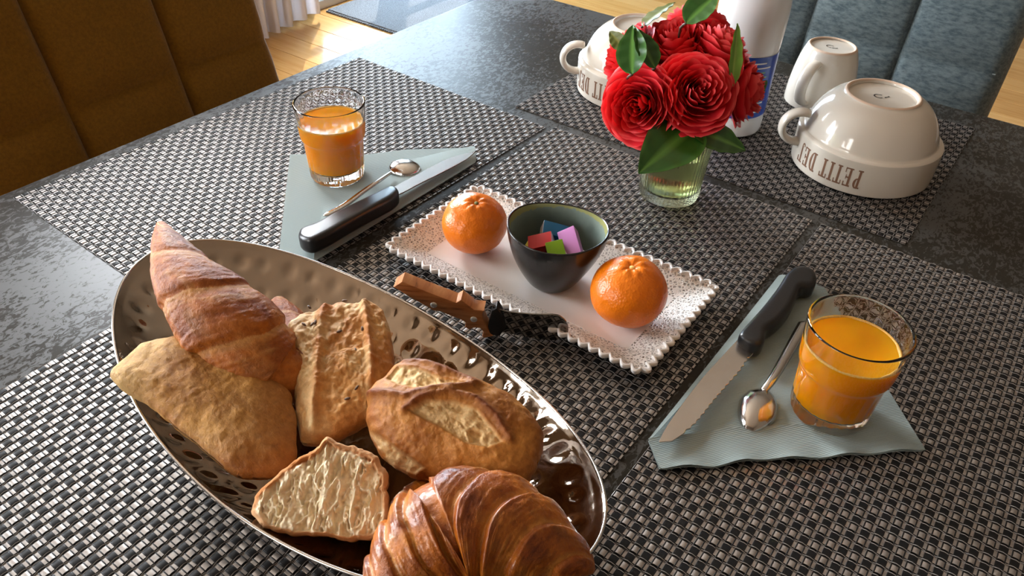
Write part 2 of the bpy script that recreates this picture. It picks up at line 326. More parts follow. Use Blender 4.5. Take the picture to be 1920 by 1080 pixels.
# measured outlines, metres on the table (x right along the far edge, y away), z above the table top
G = {
 'knifeE_handle': [[0.6485,-0.5841],[0.6488,-0.5689],[0.6502,-0.5475],[0.6511,-0.5239],[0.6506,-0.5021],[0.6495,-0.4852],[0.6515,-0.4709],[0.6591,-0.4641],[0.667,-0.466],[0.672,-0.4728],[0.6747,-0.4831],[0.6743,-0.4894],[0.6705,-0.491],[0.6671,-0.4915],[0.6662,-0.4985],[0.668,-0.5107],[0.6694,-0.526],[0.6688,-0.5424],[0.6668,-0.5548],[0.6635,-0.5634],[0.6638,-0.5677],[0.6669,-0.5727],[0.6681,-0.579],[0.6666,-0.5854],[0.6642,-0.5864],[0.6564,-0.5868]],
 'knifeE_blade': [[0.6482,-0.5789],[0.6467,-0.6006],[0.6447,-0.6325],[0.6446,-0.666],[0.6453,-0.6895],[0.6472,-0.7052],[0.6486,-0.7064],[0.6543,-0.7009],[0.6577,-0.6892],[0.6599,-0.6794],[0.6609,-0.6668],[0.6613,-0.6506],[0.662,-0.64],[0.6627,-0.6291],[0.6639,-0.6095],[0.6635,-0.5931],[0.6635,-0.5811],[0.655,-0.581]],
 'knifeA_handle': [[0.2917,-0.6991],[0.2864,-0.692],[0.2885,-0.6855],[0.2917,-0.6787],[0.2929,-0.6522],[0.2964,-0.6294],[0.3001,-0.6058],[0.3006,-0.595],[0.3061,-0.5924],[0.3137,-0.5949],[0.3189,-0.6],[0.3213,-0.6117],[0.3185,-0.636],[0.3168,-0.6629],[0.3169,-0.683],[0.3152,-0.6982],[0.3133,-0.7035],[0.3044,-0.7048],[0.2962,-0.7027]],
 'knifeA_blade': [[0.2982,-0.5886],[0.2995,-0.5589],[0.3009,-0.5293],[0.3048,-0.5045],[0.3157,-0.4806],[0.3186,-0.5015],[0.3165,-0.5349],[0.3135,-0.5626],[0.3109,-0.5922],[0.3053,-0.5934]],
 'spoonE_bowl': [[0.6765,-0.6415],[0.6736,-0.6311],[0.6751,-0.6197],[0.6803,-0.613],[0.6872,-0.6103],[0.6945,-0.615],[0.6997,-0.6236],[0.702,-0.6341],[0.6996,-0.6455],[0.6949,-0.6542],[0.6874,-0.6561],[0.6811,-0.6502]],
 'spoonE_handle': [[0.6849,-0.6169,0.009],[0.6863,-0.6051,0.013],[0.6853,-0.5771,0.012],[0.6836,-0.5449,0.01],[0.6828,-0.5233,0.009]],
 'spoonA_bowl': [[0.2586,-0.5521],[0.2537,-0.5425],[0.2587,-0.5324],[0.2681,-0.527],[0.2786,-0.5277],[0.2849,-0.5307],[0.2896,-0.5386],[0.2891,-0.5474],[0.2816,-0.5545],[0.2725,-0.5567],[0.2651,-0.5563]],
 'spoonA_handle': [[0.2727,-0.5626,0.012],[0.2791,-0.5866,0.016],[0.2789,-0.6092,0.014],[0.2786,-0.6338,0.011],[0.2749,-0.6553,0.009]],
 'napE': [[0.6393,-0.7038],[0.6413,-0.4693],[0.6576,-0.4613],[0.6785,-0.4607],[0.7941,-0.5954],[0.7843,-0.6052],[0.7672,-0.6201],[0.745,-0.6411],[0.7284,-0.6561],[0.7112,-0.6693],[0.7005,-0.6797],[0.6853,-0.6969],[0.6716,-0.7085],[0.6569,-0.7209]],
 'napE_in': [[0.6411,-0.7022],[0.6439,-0.6528],[0.6474,-0.5676],[0.6478,-0.4674]],
 'napE_cr': [[0.639,-0.7038],[0.656,-0.6872],[0.6794,-0.6614],[0.6945,-0.648],[0.7184,-0.6271],[0.7459,-0.5997],[0.7776,-0.5815]],
 'napA': [[0.1544,-0.5898],[0.2769,-0.7105],[0.3117,-0.7028],[0.3132,-0.6713],[0.311,-0.4739],[0.2947,-0.456],[0.2404,-0.5064],[0.217,-0.5388]],
 'napA_fold': [[0.2341,-0.6137],[0.2644,-0.6478],[0.2871,-0.6743],[0.3139,-0.7043],[0.3163,-0.4808],[0.2988,-0.4612],[0.2571,-0.5247],[0.2425,-0.5646]],
 'spr_axis': [[0.3903,-0.687],[0.4865,-0.6776],[0.5403,-0.6519]],
 'sa': [[0.4889,-0.6891]],
 'sb': [[0.49,-0.6861]],
 'sc': [[0.5348,-0.6619]],
 'sd': [[0.5371,-0.6456]],
 'spr_o': [0.4889,-0.6905],
 'spr_d': [0.8591,0.5118],
 'spr_handle': [[-0.0687,0.0441],[-0.0619,0.0501],[-0.0428,0.0421],[-0.0218,0.0341],[-0.018,0.0374],[-0.0082,0.0287],[-0.0006,0.0285],[-0.0017,0.0254],[-0.0013,0.0194],[0.0011,0.0126],[0.0042,0.0057],[0.0062,0.0038],[-0.0004,0.0005],[-0.002,0.0024],[-0.0012,0.0072],[-0.0036,0.0105],[-0.0082,0.0105],[-0.0121,0.008],[-0.0152,0.0102],[-0.0148,0.0149],[-0.0182,0.0176],[-0.0236,0.0195],[-0.0342,0.0243],[-0.0396,0.0243],[-0.0433,0.0273],[-0.0537,0.0336]],
 'spr_blade': [[0.0054,0.0321],[0.0146,0.0272],[0.0335,0.0263],[0.0523,0.0274],[0.0585,0.025],[0.0627,0.0195],[0.0639,0.0125],[0.0628,0.0072],[0.054,0.0015],[0.0385,0.0013],[0.0229,0.0037],[0.0112,0.0065],[0.0057,0.01]],
 'spr_riv': [[-0.0388,0.0303],[-0.0084,0.0194]],
 'bread_flat': {"o":[0.4357,-0.8894,0.0598],"u":[0.8491,0.5082,-0.1444],"v":[-0.4915,0.8601,0.1365],"n":[0.1936,-0.0449,0.9801],"out":[[-0.065,0.0087],[-0.0646,0.014],[-0.0614,0.0197],[-0.057,0.0335],[-0.0502,0.0395],[-0.0394,0.0457],[-0.0265,0.0431],[-0.0126,0.0378],[0.0126,0.0332],[0.031,0.0283],[0.0421,0.0194],[0.0514,0.0019],[0.0587,-0.0224],[0.0563,-0.0317],[0.0461,-0.0379],[0.0318,-0.0402],[0.023,-0.0369],[0.0132,-0.0309],[-0.0001,-0.0242],[-0.0141,-0.0163],[-0.0385,-0.0029],[-0.0554,0.0029]],"f":{}},
 'bread_seeded': {"o":[0.4701,-0.817,0.0529],"u":[0.6884,0.7253,0.0],"v":[-0.7114,0.6753,0.1946],"n":[0.1411,-0.134,0.9809],"out":[[-0.0336,0.0409],[-0.0266,0.0482],[-0.0107,0.0505],[-0.0082,0.0529],[0.0019,0.055],[0.0125,0.0514],[0.0235,0.0538],[0.0309,0.0454],[0.0327,0.0304],[0.0339,0.0169],[0.0346,-0.0045],[0.0256,-0.0216],[0.0164,-0.0378],[-0.0016,-0.0458],[-0.0142,-0.0491],[-0.0251,-0.0469],[-0.0279,-0.0318],[-0.0293,-0.0123],[-0.0317,0.0124]],"f":{"ridge1":[[-0.0082,0.0539],[-0.01,0.0357],[-0.0132,0.01],[-0.0142,-0.0063],[-0.0173,-0.0444]],"ridge2":[[0.0174,0.0546],[0.0187,0.0322],[0.0196,0.0058],[0.0192,-0.0187]],"seeds":[[-0.0179,0.0458],[-0.0163,0.0312],[-0.0142,0.0327],[-0.0215,0.0318],[0.0052,0.0485],[0.0104,0.007],[0.0098,-0.0214],[0.0008,0.0233],[0.0211,0.0142],[-0.0134,0.0017],[0.0039,-0.0285],[0.0154,0.0237]]}},
 'bread_slashed': {"o":[0.5598,-0.8107,0.0607],"u":[0.9472,0.3183,-0.0383],"v":[-0.281,0.8816,0.3792],"n":[0.1545,-0.3484,0.9245],"out":[[-0.0573,0.0015],[-0.0552,0.0094],[-0.0506,0.0151],[-0.0485,0.0231],[-0.0417,0.0284],[-0.0307,0.032],[-0.0166,0.0317],[-0.0019,0.0295],[0.0156,0.0281],[0.0284,0.0248],[0.0422,0.0178],[0.0515,0.0086],[0.0541,-0.0023],[0.0528,-0.014],[0.0501,-0.0234],[0.0364,-0.0253],[0.0185,-0.0292],[0.0016,-0.0359],[-0.0127,-0.037],[-0.025,-0.0352],[-0.0361,-0.031],[-0.0446,-0.0236],[-0.0515,-0.0137]],"f":{"sl1":[[-0.0433,0.0209],[-0.0303,0.0218],[-0.0118,0.0186],[0.0015,0.0197],[-0.0218,0.0085],[-0.0391,0.0084],[-0.0474,0.0117]],"sl2":[[-0.0237,-0.0061],[-0.016,0.0021],[-0.0007,0.0067],[0.0131,0.0056],[0.0237,-0.0014],[0.0321,-0.0072],[0.026,-0.0133],[0.0134,-0.0145],[-0.0012,-0.0105],[-0.0155,-0.0081]],"sl3":[[-0.0462,-0.0206],[-0.0367,-0.0229],[-0.0211,-0.0282],[-0.0061,-0.0328],[-0.0112,-0.0366],[-0.0287,-0.0344]],"ear1":[[-0.0413,0.0274],[-0.0295,0.0287],[-0.011,0.026],[0.0071,0.0231]],"ear2":[[-0.0264,-0.0062],[-0.0196,0.0028],[-0.0057,0.0112],[0.0109,0.0119],[0.0247,0.0057],[0.0361,-0.0044]],"ear3":[[-0.0569,0.0006],[-0.0466,0.0011],[-0.0295,0.0016],[-0.0128,0.0119],[0.0048,0.0199]],"hole":[[0.0111,-0.0079],[0.0147,-0.0041],[0.0202,-0.0058],[0.0206,-0.0117],[0.0158,-0.0138]]}},
 'bread_cut': {"o":[0.5356,-0.8935,0.0609],"u":[0.8244,0.5634,-0.0535],"v":[-0.4626,0.7254,0.5097],"n":[0.326,-0.3954,0.8587],"out":[[-0.0363,-0.0109],[-0.0356,-0.0027],[-0.0306,0.0047],[-0.0234,0.0123],[-0.0157,0.018],[-0.0082,0.0249],[-0.0027,0.0306],[0.0059,0.0283],[0.0178,0.0264],[0.0264,0.0233],[0.0313,0.0165],[0.0353,0.0026],[0.036,-0.0098],[0.0335,-0.0167],[0.0284,-0.0206],[0.0132,-0.0222],[0.005,-0.0199],[-0.0093,-0.0214],[-0.0206,-0.0206],[-0.0309,-0.0173]],"f":{}},
 'cro_left': [[0.3011,-0.8194,0.098,0.003],[0.3196,-0.8276,0.097,0.0098],[0.3463,-0.8382,0.093,0.0177],[0.3722,-0.8439,0.086,0.0249],[0.4002,-0.846,0.076,0.03],[0.4246,-0.8454,0.064,0.0284],[0.44,-0.8393,0.052,0.0226],[0.4344,-0.8221,0.045,0.0159],[0.4111,-0.8027,0.042,0.0126],[0.3871,-0.7927,0.042,0.0099],[0.3711,-0.7862,0.042,0.0055]],
 'cro_near': [[0.6743,-0.843,0.06,0.0021],[0.6684,-0.8454,0.064,0.009],[0.6568,-0.85,0.069,0.0164],[0.641,-0.8555,0.073,0.0244],[0.6237,-0.8634,0.075,0.0298],[0.6094,-0.8773,0.074,0.0296],[0.6048,-0.8962,0.07,0.0239],[0.6057,-0.9146,0.065,0.0167],[0.6075,-0.93,0.058,0.006]],
 'cro_under': [[0.5635,-0.8424,0.04,0.0049],[0.5668,-0.8588,0.042,0.0102],[0.5769,-0.8783,0.046,0.0097],[0.5946,-0.8972,0.052,0.0081],[0.6102,-0.9092,0.055,0.0047]],
 'orange1': [0.4102,-0.6032,0.0308,0.028],
 'orange2': [0.5637,-0.604,0.0325,0.0299],
 'f_left': [0.4937,-0.4848,0.1219],
 'f_front': [0.5323,-0.4585,0.1375],
 'f_mid': [0.4817,-0.4088,0.1527],
 'f_right': [0.5169,-0.3846,0.1525],
 'f_side': [0.5499,-0.3874,0.1196],
 'f_back': [0.4475,-0.4327,0.1363],
 'f_top': [0.4776,-0.3609,0.1567],
 'leaf_left': [[0.4857,-0.4897,0.1498],[0.467,-0.4629,0.1795]],
 'leaf_left2': [[0.4973,-0.4725,0.1529],[0.4708,-0.4659,0.1786]],
 'leaf_olive': [[0.4569,-0.4227,0.164],[0.4681,-0.39,0.1816]],
 'leaf_top': [[0.5025,-0.4364,0.1815],[0.5137,-0.4083,0.2024]],
 'leaf_bright': [[0.5518,-0.4361,0.1387],[0.5342,-0.399,0.1797]],
 'leaf_low': [[0.5356,-0.4516,0.1086],[0.5227,-0.5277,0.0891]],
 'leaf_lowright': [[0.5346,-0.4633,0.1069],[0.5792,-0.4426,0.0932]],
 'leaf_small': [[0.4587,-0.4547,0.1538],[0.4391,-0.4507,0.1638]],
 'leaf_r': [[0.5473,-0.379,0.1045],[0.5574,-0.3565,0.1204]],
 'scale_m_per_px': 0.000474325013797823,
}

# ================================================================ STRUCTURE
XL, XR, YF, YB, ZC = -1.80, 2.6, 3.5, -3.2, 2.55
def struct(o): o['kind'] = 'structure'; return o
# floor: base slab with real planks (each a part) over the area in view
bm = bmesh.new(); box(bm, XL-.2, XR+.1, YB-.1, YF+.1, -.06, -.012)
floor = struct(bm_obj('floor', bm, M['plank'][2]))
_pk = []
for L_ in (1.25, .95):
    b_ = bmesh.new(); box(b_, 0, L_-.003, 0, .1175, -.014, 0, .0012); me_ = bpy.data.meshes.new('plank'); b_.to_mesh(me_); b_.free(); _pk.append((L_, me_))
y = YB; row = 0
while y < YF:
    x = XL-.12-rng.random()*.9; 
    while x < XR:
        L_, me_ = _pk[rng.random() < .4]
        if x+L_ > XL-.12:
            mm = me_ if True else None
            o = bpy.data.objects.new('plank', mm); COL.objects.link(o); o.parent = floor; o.location = (x, y, 0)
            if not me_.materials: me_.materials.append(M['plank'][0])
            o.material_slots[0].link = 'OBJECT'; o.material_slots[0].material = M['plank'][rng.randrange(3)]
        x += L_
    y += .12; row += 1
# walls
def wall(name, x0, x1, y0, y1, holes, axis):
    """wall slab with rectangular openings; holes = (a0, a1, z0, z1) along the wall's long axis"""
    bm = bmesh.new(); a0, a1 = (y0, y1) if axis == 'y' else (x0, x1)
    cuts = sorted({a0, a1} | {h[0] for h in holes} | {h[1] for h in holes})
    for c0, c1 in zip(cuts[:-1], cuts[1:]):
        hs = [h for h in holes if h[0] <= c0 and h[1] >= c1]; zs = [(0, ZC)]
        if hs: zs = [(0, hs[0][2]), (hs[0][3], ZC)]
        for z0, z1 in zs:
            if z1-z0 > 1e-3:
                if axis == 'y': box(bm, x0, x1, c0, c1, z0, z1)
                else: box(bm, c0, c1, y0, y1, z0, z1)
    return struct(bm_obj(name, bm, M['wall_dark' if name in ('wall_back', 'wall_right') else 'wall']))
D1, W1, D2 = (1.05, 2.35, .0, 2.2), (-.32, .72, .95, 2.3), (-2.4, -1.1, .0, 2.2)
wall('wall_left', XL-.15, XL, YB, YF, [D1, W1, D2], 'y')
wall('wall_right', XR, XR+.1, YB, YF, [], 'y')
wall('wall_far', XL-.15, XR+.1, YF, YF+.1, [], 'x')
wall('wall_back', XL-.15, XR+.1, YB-.1, YB, [(-1.05, -.05, .95, 2.1)], 'x')
bm = bmesh.new()
for q in ((-1.05, -.99, .95, 2.1), (-.11, -.05, .95, 2.1), (-.99, -.11, 2.04, 2.1), (-.99, -.11, .95, 1.01), (-.57, -.53, 1.01, 2.04)): box(bm, q[0], q[1], YB-.08, YB+.01, q[2], q[3], .004)
wb = struct(bm_obj('window_2', bm, M['trim']))
for x0_, x1_ in ((-.99, -.57), (-.53, -.11)):
    bm = bmesh.new(); box(bm, x0_, x1_, YB-.045, YB-.040, 1.01, 2.04); bm_obj('pane', bm, M['pane'], wb)
bm = bmesh.new(); box(bm, XL-.15, XR+.1, YB-.1, YF+.1, ZC, ZC+.1); struct(bm_obj('ceiling', bm, M['ceiling']))
def opening(name, h, door):
    y0, y1, z0, z1 = h; bm = bmesh.new(); X0, X1 = XL-.11, XL+.012
    for a in ((y0, y0+.06, z0, z1), (y1-.06, y1, z0, z1), (y0, y1, z1-.06, z1), (y0, y1, z0, z0+(.035 if door else .06))): box(bm, X0, X1, *a, .004)
    root = struct(bm_obj(name, bm, M['trim'])); ym = (y0+y1)/2
    for s, (a, b) in enumerate(((y0+.062, ym-.002), (ym+.002, y1-.062))):
        bm = bmesh.new(); zb = z0+(.04 if door else .065); zt = z1-.065; xa, xb = XL-.075, XL-.03
        for q in ((a, a+.07, zb, zt), (b-.07, b, zb, zt), (a+.07, b-.07, zt-.07, zt), (a+.07, b-.07, zb, zb+(.12 if door else .07))): box(bm, xa, xb, *q, .003)
        if door: box(bm, xa, xb, a+.07, b-.07, 1.05, 1.10, .003)
        lf = bm_obj('casement', bm, M['trim'], root)
        for (q0, q1) in (((zb+.12, 1.05), (1.10, zt-.07)) if door else ((zb+.07, zt-.07),)):
            bm = bmesh.new(); box(bm, XL-.056, XL-.050, a+.07, b-.07, q0, q1); bm_obj('pane', bm, M['pane'], lf)
        if s == 0:
            bm = bmesh.new(); box(bm, XL-.03, XL+.01, b-.045, b-.025, 1.0, 1.02, .003); box(bm, XL-.005, XL+.01, b-.13, b-.025, 1.0, 1.02, .003); bm_obj('door_handle' if door else 'window_handle', bm, M['steel'], lf)
    return root
opening('door_1', D1, True); opening('window_1', W1, False); opening('door_2', D2, True)
bm = bmesh.new()
for a, b in ((YB, -2.4), (-1.1, 1.05), (2.35, YF)): box(bm, XL, XL+.014, a, b, 0, .09, .003)
struct(bm_obj('baseboard_left', bm, M['trim']))
bm = bmesh.new(); box(bm, XL+.014, XR, YF-.014, YF, 0, .09, .003); struct(bm_obj('baseboard_far', bm, M['trim']))
bm = bmesh.new(); box(bm, XR-.014, XR, YB, YF-.014, 0, .09, .003); struct(bm_obj('baseboard_right', bm, M['trim']))

# curtain at the door
V, F = [], []; ny, nz = 90, 14; 
for j in range(nz+1):
    for i in range(ny+1):
        t = i/ny; yy = .70+.37*t + .006*math.sin(j*.8+t*9); xx = -1.715+.028*math.sin(t*PI*11+.4)+.010*math.sin(t*31+j*.12)+.02*(1-j/nz)*t
        V.append((xx, yy, .012+.03*t*t*(j == 0)+2.33*j/nz))
for j in range(nz):
    for i in range(ny): a = j*(ny+1)+i; F.append((a, a+1, a+ny+2, a+ny+1))
cu = thing('curtain', 'white sheer curtain hanging in folds beside the glazed door', 'curtain', (-1.7, .88, 0))
o = mesh('curtain_cloth', np.array(V)-np.array((-1.7, .88, 0)), F, M['curtain'], cu)
v_, f_ = tube([(-.03, -.25, 2.37), (-.03, 1.7, 2.37)], .012); mesh('curtain_rod', v_, f_, M['black_metal'], cu)
for yy_ in (-.15, 1.6):
    v_, f_ = tube([(-.10, yy_, 2.37), (-.02, yy_, 2.37)], .008); mesh('rod_bracket', v_, f_, M['black_metal'], cu)
# door mat
bm = bmesh.new(); box(bm, -.275, .275, -.60, .60, 0, .011, .004); dm = bm_obj('door_mat', bm, M['rug'], loc=(-1.475, 1.76, 0)); props(dm, 'dark grey ribbed doormat on the wooden floor before the glazed door', 'doormat')
V, F = [], []
for i in range(110):
    for sx, n_ in ((-1, 0), (1, 1)):
        pass
bm = bmesh.new()
for i in range(46): box(bm, -.275+.012*i, -.267+.012*i, -.612, -.598, .001, .007)
dmf = bm_obj('fringe', bm, M['rug'], dm)

# ================================================================ TABLE
tb = thing('dining_table', 'large dark mottled dining table set with five woven placemats', 'table', (.49, -.585, 0))
bm = bmesh.new(); box(bm, -.49, .49, -.585, .585, T-.028, T, .0025); bm_obj('table_top', bm, M['table'], tb, smooth=True)
bm = bmesh.new(); box(bm, -.42, .42, -.50, -.48, T-.10, T-.028, .002); box(bm, -.42, .42, .48, .50, T-.10, T-.028, .002); box(bm, -.42, -.40, -.48, .48, T-.10, T-.028, .002); box(bm, .40, .42, -.48, .48, T-.10, T-.028, .002)
bm_obj('apron', bm, M['black_metal'], tb)
for sx in (-1, 1):
    for sy in (-1, 1):
        bm = bmesh.new(); box(bm, sx*.40-.03, sx*.40+.03, sy*.48-.03, sy*.48+.03, 0, T-.028, .003); bm_obj('leg', bm, M['black_metal'], tb)

# ================================================================ CHAIRS
def chair(name, label, m, loc, rz, npan, panw, rows, lean, zb, zt, stitch):
    """upholstered chair; local +Y is the direction the sitter faces, back stands at y<0"""
    t = thing(name, label, 'chair', loc, rz)
    W_ = npan*panw; nx, nz_ = npan*26, 90; th = .055
    def pan(u, v):      # front surface height of the padded panels
        cu_ = (u/panw) % 1; s = (math.sin(PI*cu_))**.28 if 0 < cu_ < 1 else 0
        k = 1
        for r_ in rows: k = min(k, .45+.55*min(1, abs(v-r_)/.03)**.5)
        e = min(1, (zt-v)/.03)
        return .017*s*k*max(0, e)**.5
    V, F = [], []
    for side in (0, 1):
        for j in range(nz_+1):
            v = zb+(zt-zb)*j/nz_
            for i in range(nx+1):
                u = W_*i/nx; y = -math.tan(lean)*(v-.46)
                rnd = .03*(1-min(1, (zt-v)/.035))**2
                uu = u-W_/2; uu = uu*(1-rnd*1.2)
                edge = 1-min(1, min(u, W_-u)/.02)
                y += (pan(u, v) - .014*edge**2) if side == 0 else (-th+.014*edge**2)
                V.append((uu, y, v))
    n = (nx+1)*(nz_+1)
    for j in range(nz_):
        for i in range(nx):
            a = j*(nx+1)+i; F.append((a, a+nx+1, a+nx+2, a+1)); F.append((n+a, n+a+1, n+a+nx+2, n+a+nx+1))
    for j in range(nz_):
        a = j*(nx+1); b = a+nx; F.append((a, n+a, n+a+nx+1, a+nx+1)); F.append((b, b+nx+1, n+b+nx+1, n+b))
    for i in range(nx):
        a = nz_*(nx+1)+i; F.append((a, n+a, n+a+1, a+1)); F.append((i, i+1, n+i+1, n+i))
    mesh('backrest', V, F, m, t, sharp=60)
    if stitch:
        for r_ in rows:
            bm = bmesh.new(); k = 0
            for q in range(int(W_/.007)):
                u = .004+q*.007; y = -math.tan(lean)*(r_-.46)+pan(u+.002, r_)+.0004
                if (u/panw) % 1 > .06 and (u/panw) % 1 < .94: box(bm, u-W_/2, u-W_/2+.004, y-.001, y+.0006, r_-.0006, r_+.0006)
            bm_obj('stitching', bm, M['stitch'], t)['kind'] = 'stuff'
    bm = bmesh.new(); box(bm, -W_/2, W_/2, -.02, .44, .40, .49, .025); bm_obj('seat', bm, m, t, smooth=True)
    for sx in (-1, 1):
        for yy in (.02, .39):
            v_, f_ = tube([(sx*(W_/2-.05), yy, .40), (sx*(W_/2-.02), yy+(.02 if yy > .2 else -.03), 0)], [.018, .012]); mesh('leg', v_, f_, M['black_metal'], t)
    return t
chair('upholstered_chair', 'mustard yellow upholstered chair with quilted back by the left table edge', M['mustard'], (-.156, -.556, 0), -PI/2, 3, .160, [.705, .86], math.radians(13), .42, .925, False)
chair('upholstered_chair', 'blue grey upholstered chair with stitched panels at the far table edge', M['bluegrey'], (.515, .090, 0), PI, 3, .135, [.75, .88], math.radians(12), .42, .93, True)

# ================================================================ PLACEMATS
# weave: grey flat weft tapes with a white thread along both sides, crossed by ribbed black warp bundles
cw, rh = .30/42, .45/66
def weave():
    obs = []
    def z_t(i, j): return 1.0 if (i+j) % 2 == 0 else 0.0        # 1: tape lies over this wide cell
    V, F = [], []                                                # tapes
    for j in range(66):
        yc = -.225+(j+.5)*rh; hw = rh*.32; xs, zs = [-.15], [.0006]
        for i in range(42):
            x0 = -.15+i*cw; o = z_t(i, j)
            for fx, z in ((.14, .00105 if o else .0009), (.20, .0013 if o else .0003), (.42, .0015 if o else .0001), (.64, .0013 if o else .0003), (.70, .00105 if o else .0009), (.86, .00115), (1, .0011)):
                xs.append(x0+fx*cw); zs.append(z)
        b = len(V)
        for x, z in zip(xs, zs): V += [(x, yc-hw, z), (x, yc+hw, z)]
        for k in range(len(xs)-1): a = b+2*k; F.append((a, a+2, a+3, a+1))
    obs.append(('weft_tape', np.array(V), F, M['tape']))
    V, F = [], []                                                # pale threads
    for j in range(66):
        for s in (-1, 1):
            yc = -.225+(j+.5)*rh+s*rh*.415; b = len(V); xs = []
            for i in range(42):
                o = z_t(i, j)
                for fx in (0, .2, .42, .64, .85):
                    t = fx/.85; dark = .0018-.0006*abs(fx-.42)/.42; lite = .0006
                    z = lite if o else dark
                    if fx in (0, .85): z = .0010
                    xs.append((-.15+(i+fx)*cw, z, 0 if not o else s*rh*.03))
            for x, z, dy in xs: V += [(x, yc+dy-.0002, z-.0003), (x, yc+dy, z), (x, yc+dy+.0002, z-.0003)]
            for k in range(len(xs)-1):
                a = b+3*k; F += [(a, a+3, a+4, a+1), (a+1, a+4, a+5, a+2)]
    obs.append(('pale_thread', np.array(V), F, M['thread_white']))
    V, F = [], []                                                # black warp
    for i in range(42):
        xc = -.15+(i+.42)*cw; nr = 5; wv = cw*.27
        prof = []
        for k in range(nr*2+1): prof.append((-wv+2*wv*k/(nr*2), 0.00012 if k % 2 else -.00010))
        b = len(V); rows = 0
        for j in range(66):
            o = z_t(i, j); y0 = -.225+j*rh
            for fy, z in ((.0, .0007), (.22, .0005 if o else .0013), (.5, .0002 if o else .0015), (.78, .0005 if o else .0013)):
                for px, pz in prof: V.append((xc+px, y0+fy*rh, z+pz))
                rows += 1
        n = len(prof)
        for r_ in range(rows-1):
            for k in range(n-1): a = b+r_*n+k; F.append((a, a+1, a+n+1, a+n))
        for s in (-.31, .31):                                     # single thread either side of the bundle
            b = len(V); x = xc+s*cw
            for j in range(66):
                y0 = -.225+j*rh
                for fy, z in ((.05, .0009), (.25, .00145), (.75, .00145), (.95, .0009)):
                    V += [(x-.00042, y0+fy*rh, z-.0003), (x, y0+fy*rh, z+.0001), (x+.00042, y0+fy*rh, z-.0003)]
            for k in range(66*4-1): a = b+3*k; F += [(a, a+1, a+4, a+3), (a+1, a+2, a+5, a+4)]
    obs.append(('warp_thread', np.array(V), F, M['thread_black']))
    bm = bmesh.new(); box(bm, -.1485, .1485, -.2235, .2235, 0, .0002); me = bpy.data.meshes.new('backing'); bm.to_mesh(me); bm.free(); 
    out = []
    for nme, V, F, m in obs:
        me2 = bpy.data.meshes.new(nme); me2.from_pydata(V.tolist(), [], F); me2.polygons.foreach_set('use_smooth', [True]*len(me2.polygons)); me2.materials.append(m); out.append((nme, me2))
    me.materials.append(M['thread_black']); out.append(('backing', me))
    return out
WV = weave()
def placemat(cx, cy, rz, label):
    t = thing('placemat', label, 'placemat', (cx, cy, T), rz)
    for nme, me in WV:
        o = bpy.data.objects.new(nme, me); COL.objects.link(o); o.parent = t
        if nme != 'backing': o['kind'] = 'stuff'
    return t
def pm(ox, oy, rot, dx, dy): c, s = math.cos(rot), math.sin(rot); return ox+c*dx-s*dy, oy+s*dx+c*dy
for (ox, oy, rt, dx, dy, ex, lb) in (
    (.0262, -.3571, -.025, .15, -.2255, 0, 'woven grey placemat beside the mustard chair, shining white under the far juice glass'),
    (.3336, -.3586, -.0057, .15, -.2255, 0, 'woven grey placemat in the middle of the table under the white tray and vase'),
    (.6424, -.3614, -.003, .15, -.2255, 0, 'woven grey placemat on the right under the nearer juice glass'),
    (.2668, -.3449, -.0037, .2255, .15, PI/2, 'woven dark placemat at the far edge under the upturned bowls, mug and bottle'),
    (.2509, -.828, 0, .2255, -.152, PI/2, 'woven bluish grey placemat at the near left corner under the bread dish')):
    cx, cy = pm(ox, oy, rt, dx, dy); placemat(cx, cy, rt+ex, lb)
ZM = .0021                                                       # top of a placemat above the table
def cen(pts): P = np.array(pts, float); return P[:, :2].mean(0)
# ---------------------------------------------------------------- napkins
def sheet(name, poly, zfun, th, m, parent, c, n=46):
    """thin folded-paper layer: outline polygon filled on a fine polar grid, height from zfun(x, y)"""
    R = closed_resample(np.array(poly)-c, 140, 0); cc = R.mean(0); V, F = [], []; k = 18
    for side in (0, 1):
        for i in range(k+1):
            P = cc+(R-cc)*(i/k); 
            for p in P: V.append((p[0], p[1], zfun(p[0]+c[0], p[1]+c[1])+(th if side == 0 else 0)))
    n_ = len(R); off = (k+1)*n_
    for i in range(k):
        for j in range(n_):
            a, b = i*n_+j, i*n_+(j+1) % n_
            F.append((a, a+n_, b+n_, b)); F.append((off+a, off+b, off+b+n_, off+a+n_))
    for j in range(n_):
        a, b = k*n_+j, k*n_+(j+1) % n_; F.append((a, off+a, off+b, b))
    return mesh(name, V, F, m, parent, sharp=50)
E0 = np.array(G['napE']); c = cen(E0); nE = thing('napkin', 'grey green paper napkin folded to a triangle under the nearer glass and knife', 'napkin', (*c, T+ZM))
A_, B_, C_ = E0[0], E0[4], E0[-1]
def wavE(x, y):
    d = seg_dist(np.array([[x, y]]), E0[4:])[0]; s = (x+y)*120
    return .0016*math.exp(-d/.01)*(1+math.sin(s))
sheet('bottom_layer', E0, lambda x, y: wavE(x, y)*.8, .0006, M['napkin'], nE, c)
cr = G['napE_cr']
low = [G['napE_cr'][0]]+cr[1:5]+[cr[5]]+[E0[4]]+list(E0[5:])
sheet('folded_flap', low, lambda x, y: .0012+wavE(x, y)+.0016*math.exp(-seg_dist(np.array([[x, y]]), cr[:6])[0]/.006), .0006, M['napkin'], nE, c)
inn = G['napE_in']; strip = [E0[0], E0[1]]+[inn[3], inn[2], inn[1], inn[0]]+[G['napE_cr'][0]]
sheet('side_flap', strip, lambda x, y: .0010+.0022*math.exp(-seg_dist(np.array([[x, y]]), inn)[0]/.005), .0006, M['napkin'], nE, c)
A0 = np.array(G['napA']); c = cen(A0); nA = thing('napkin', 'grey green paper napkin folded under the far glass beside the mustard chair', 'napkin', (*c, T+ZM))
sheet('bottom_layer', A0, lambda x, y: 0, .0006, M['napkin'], nA, c)
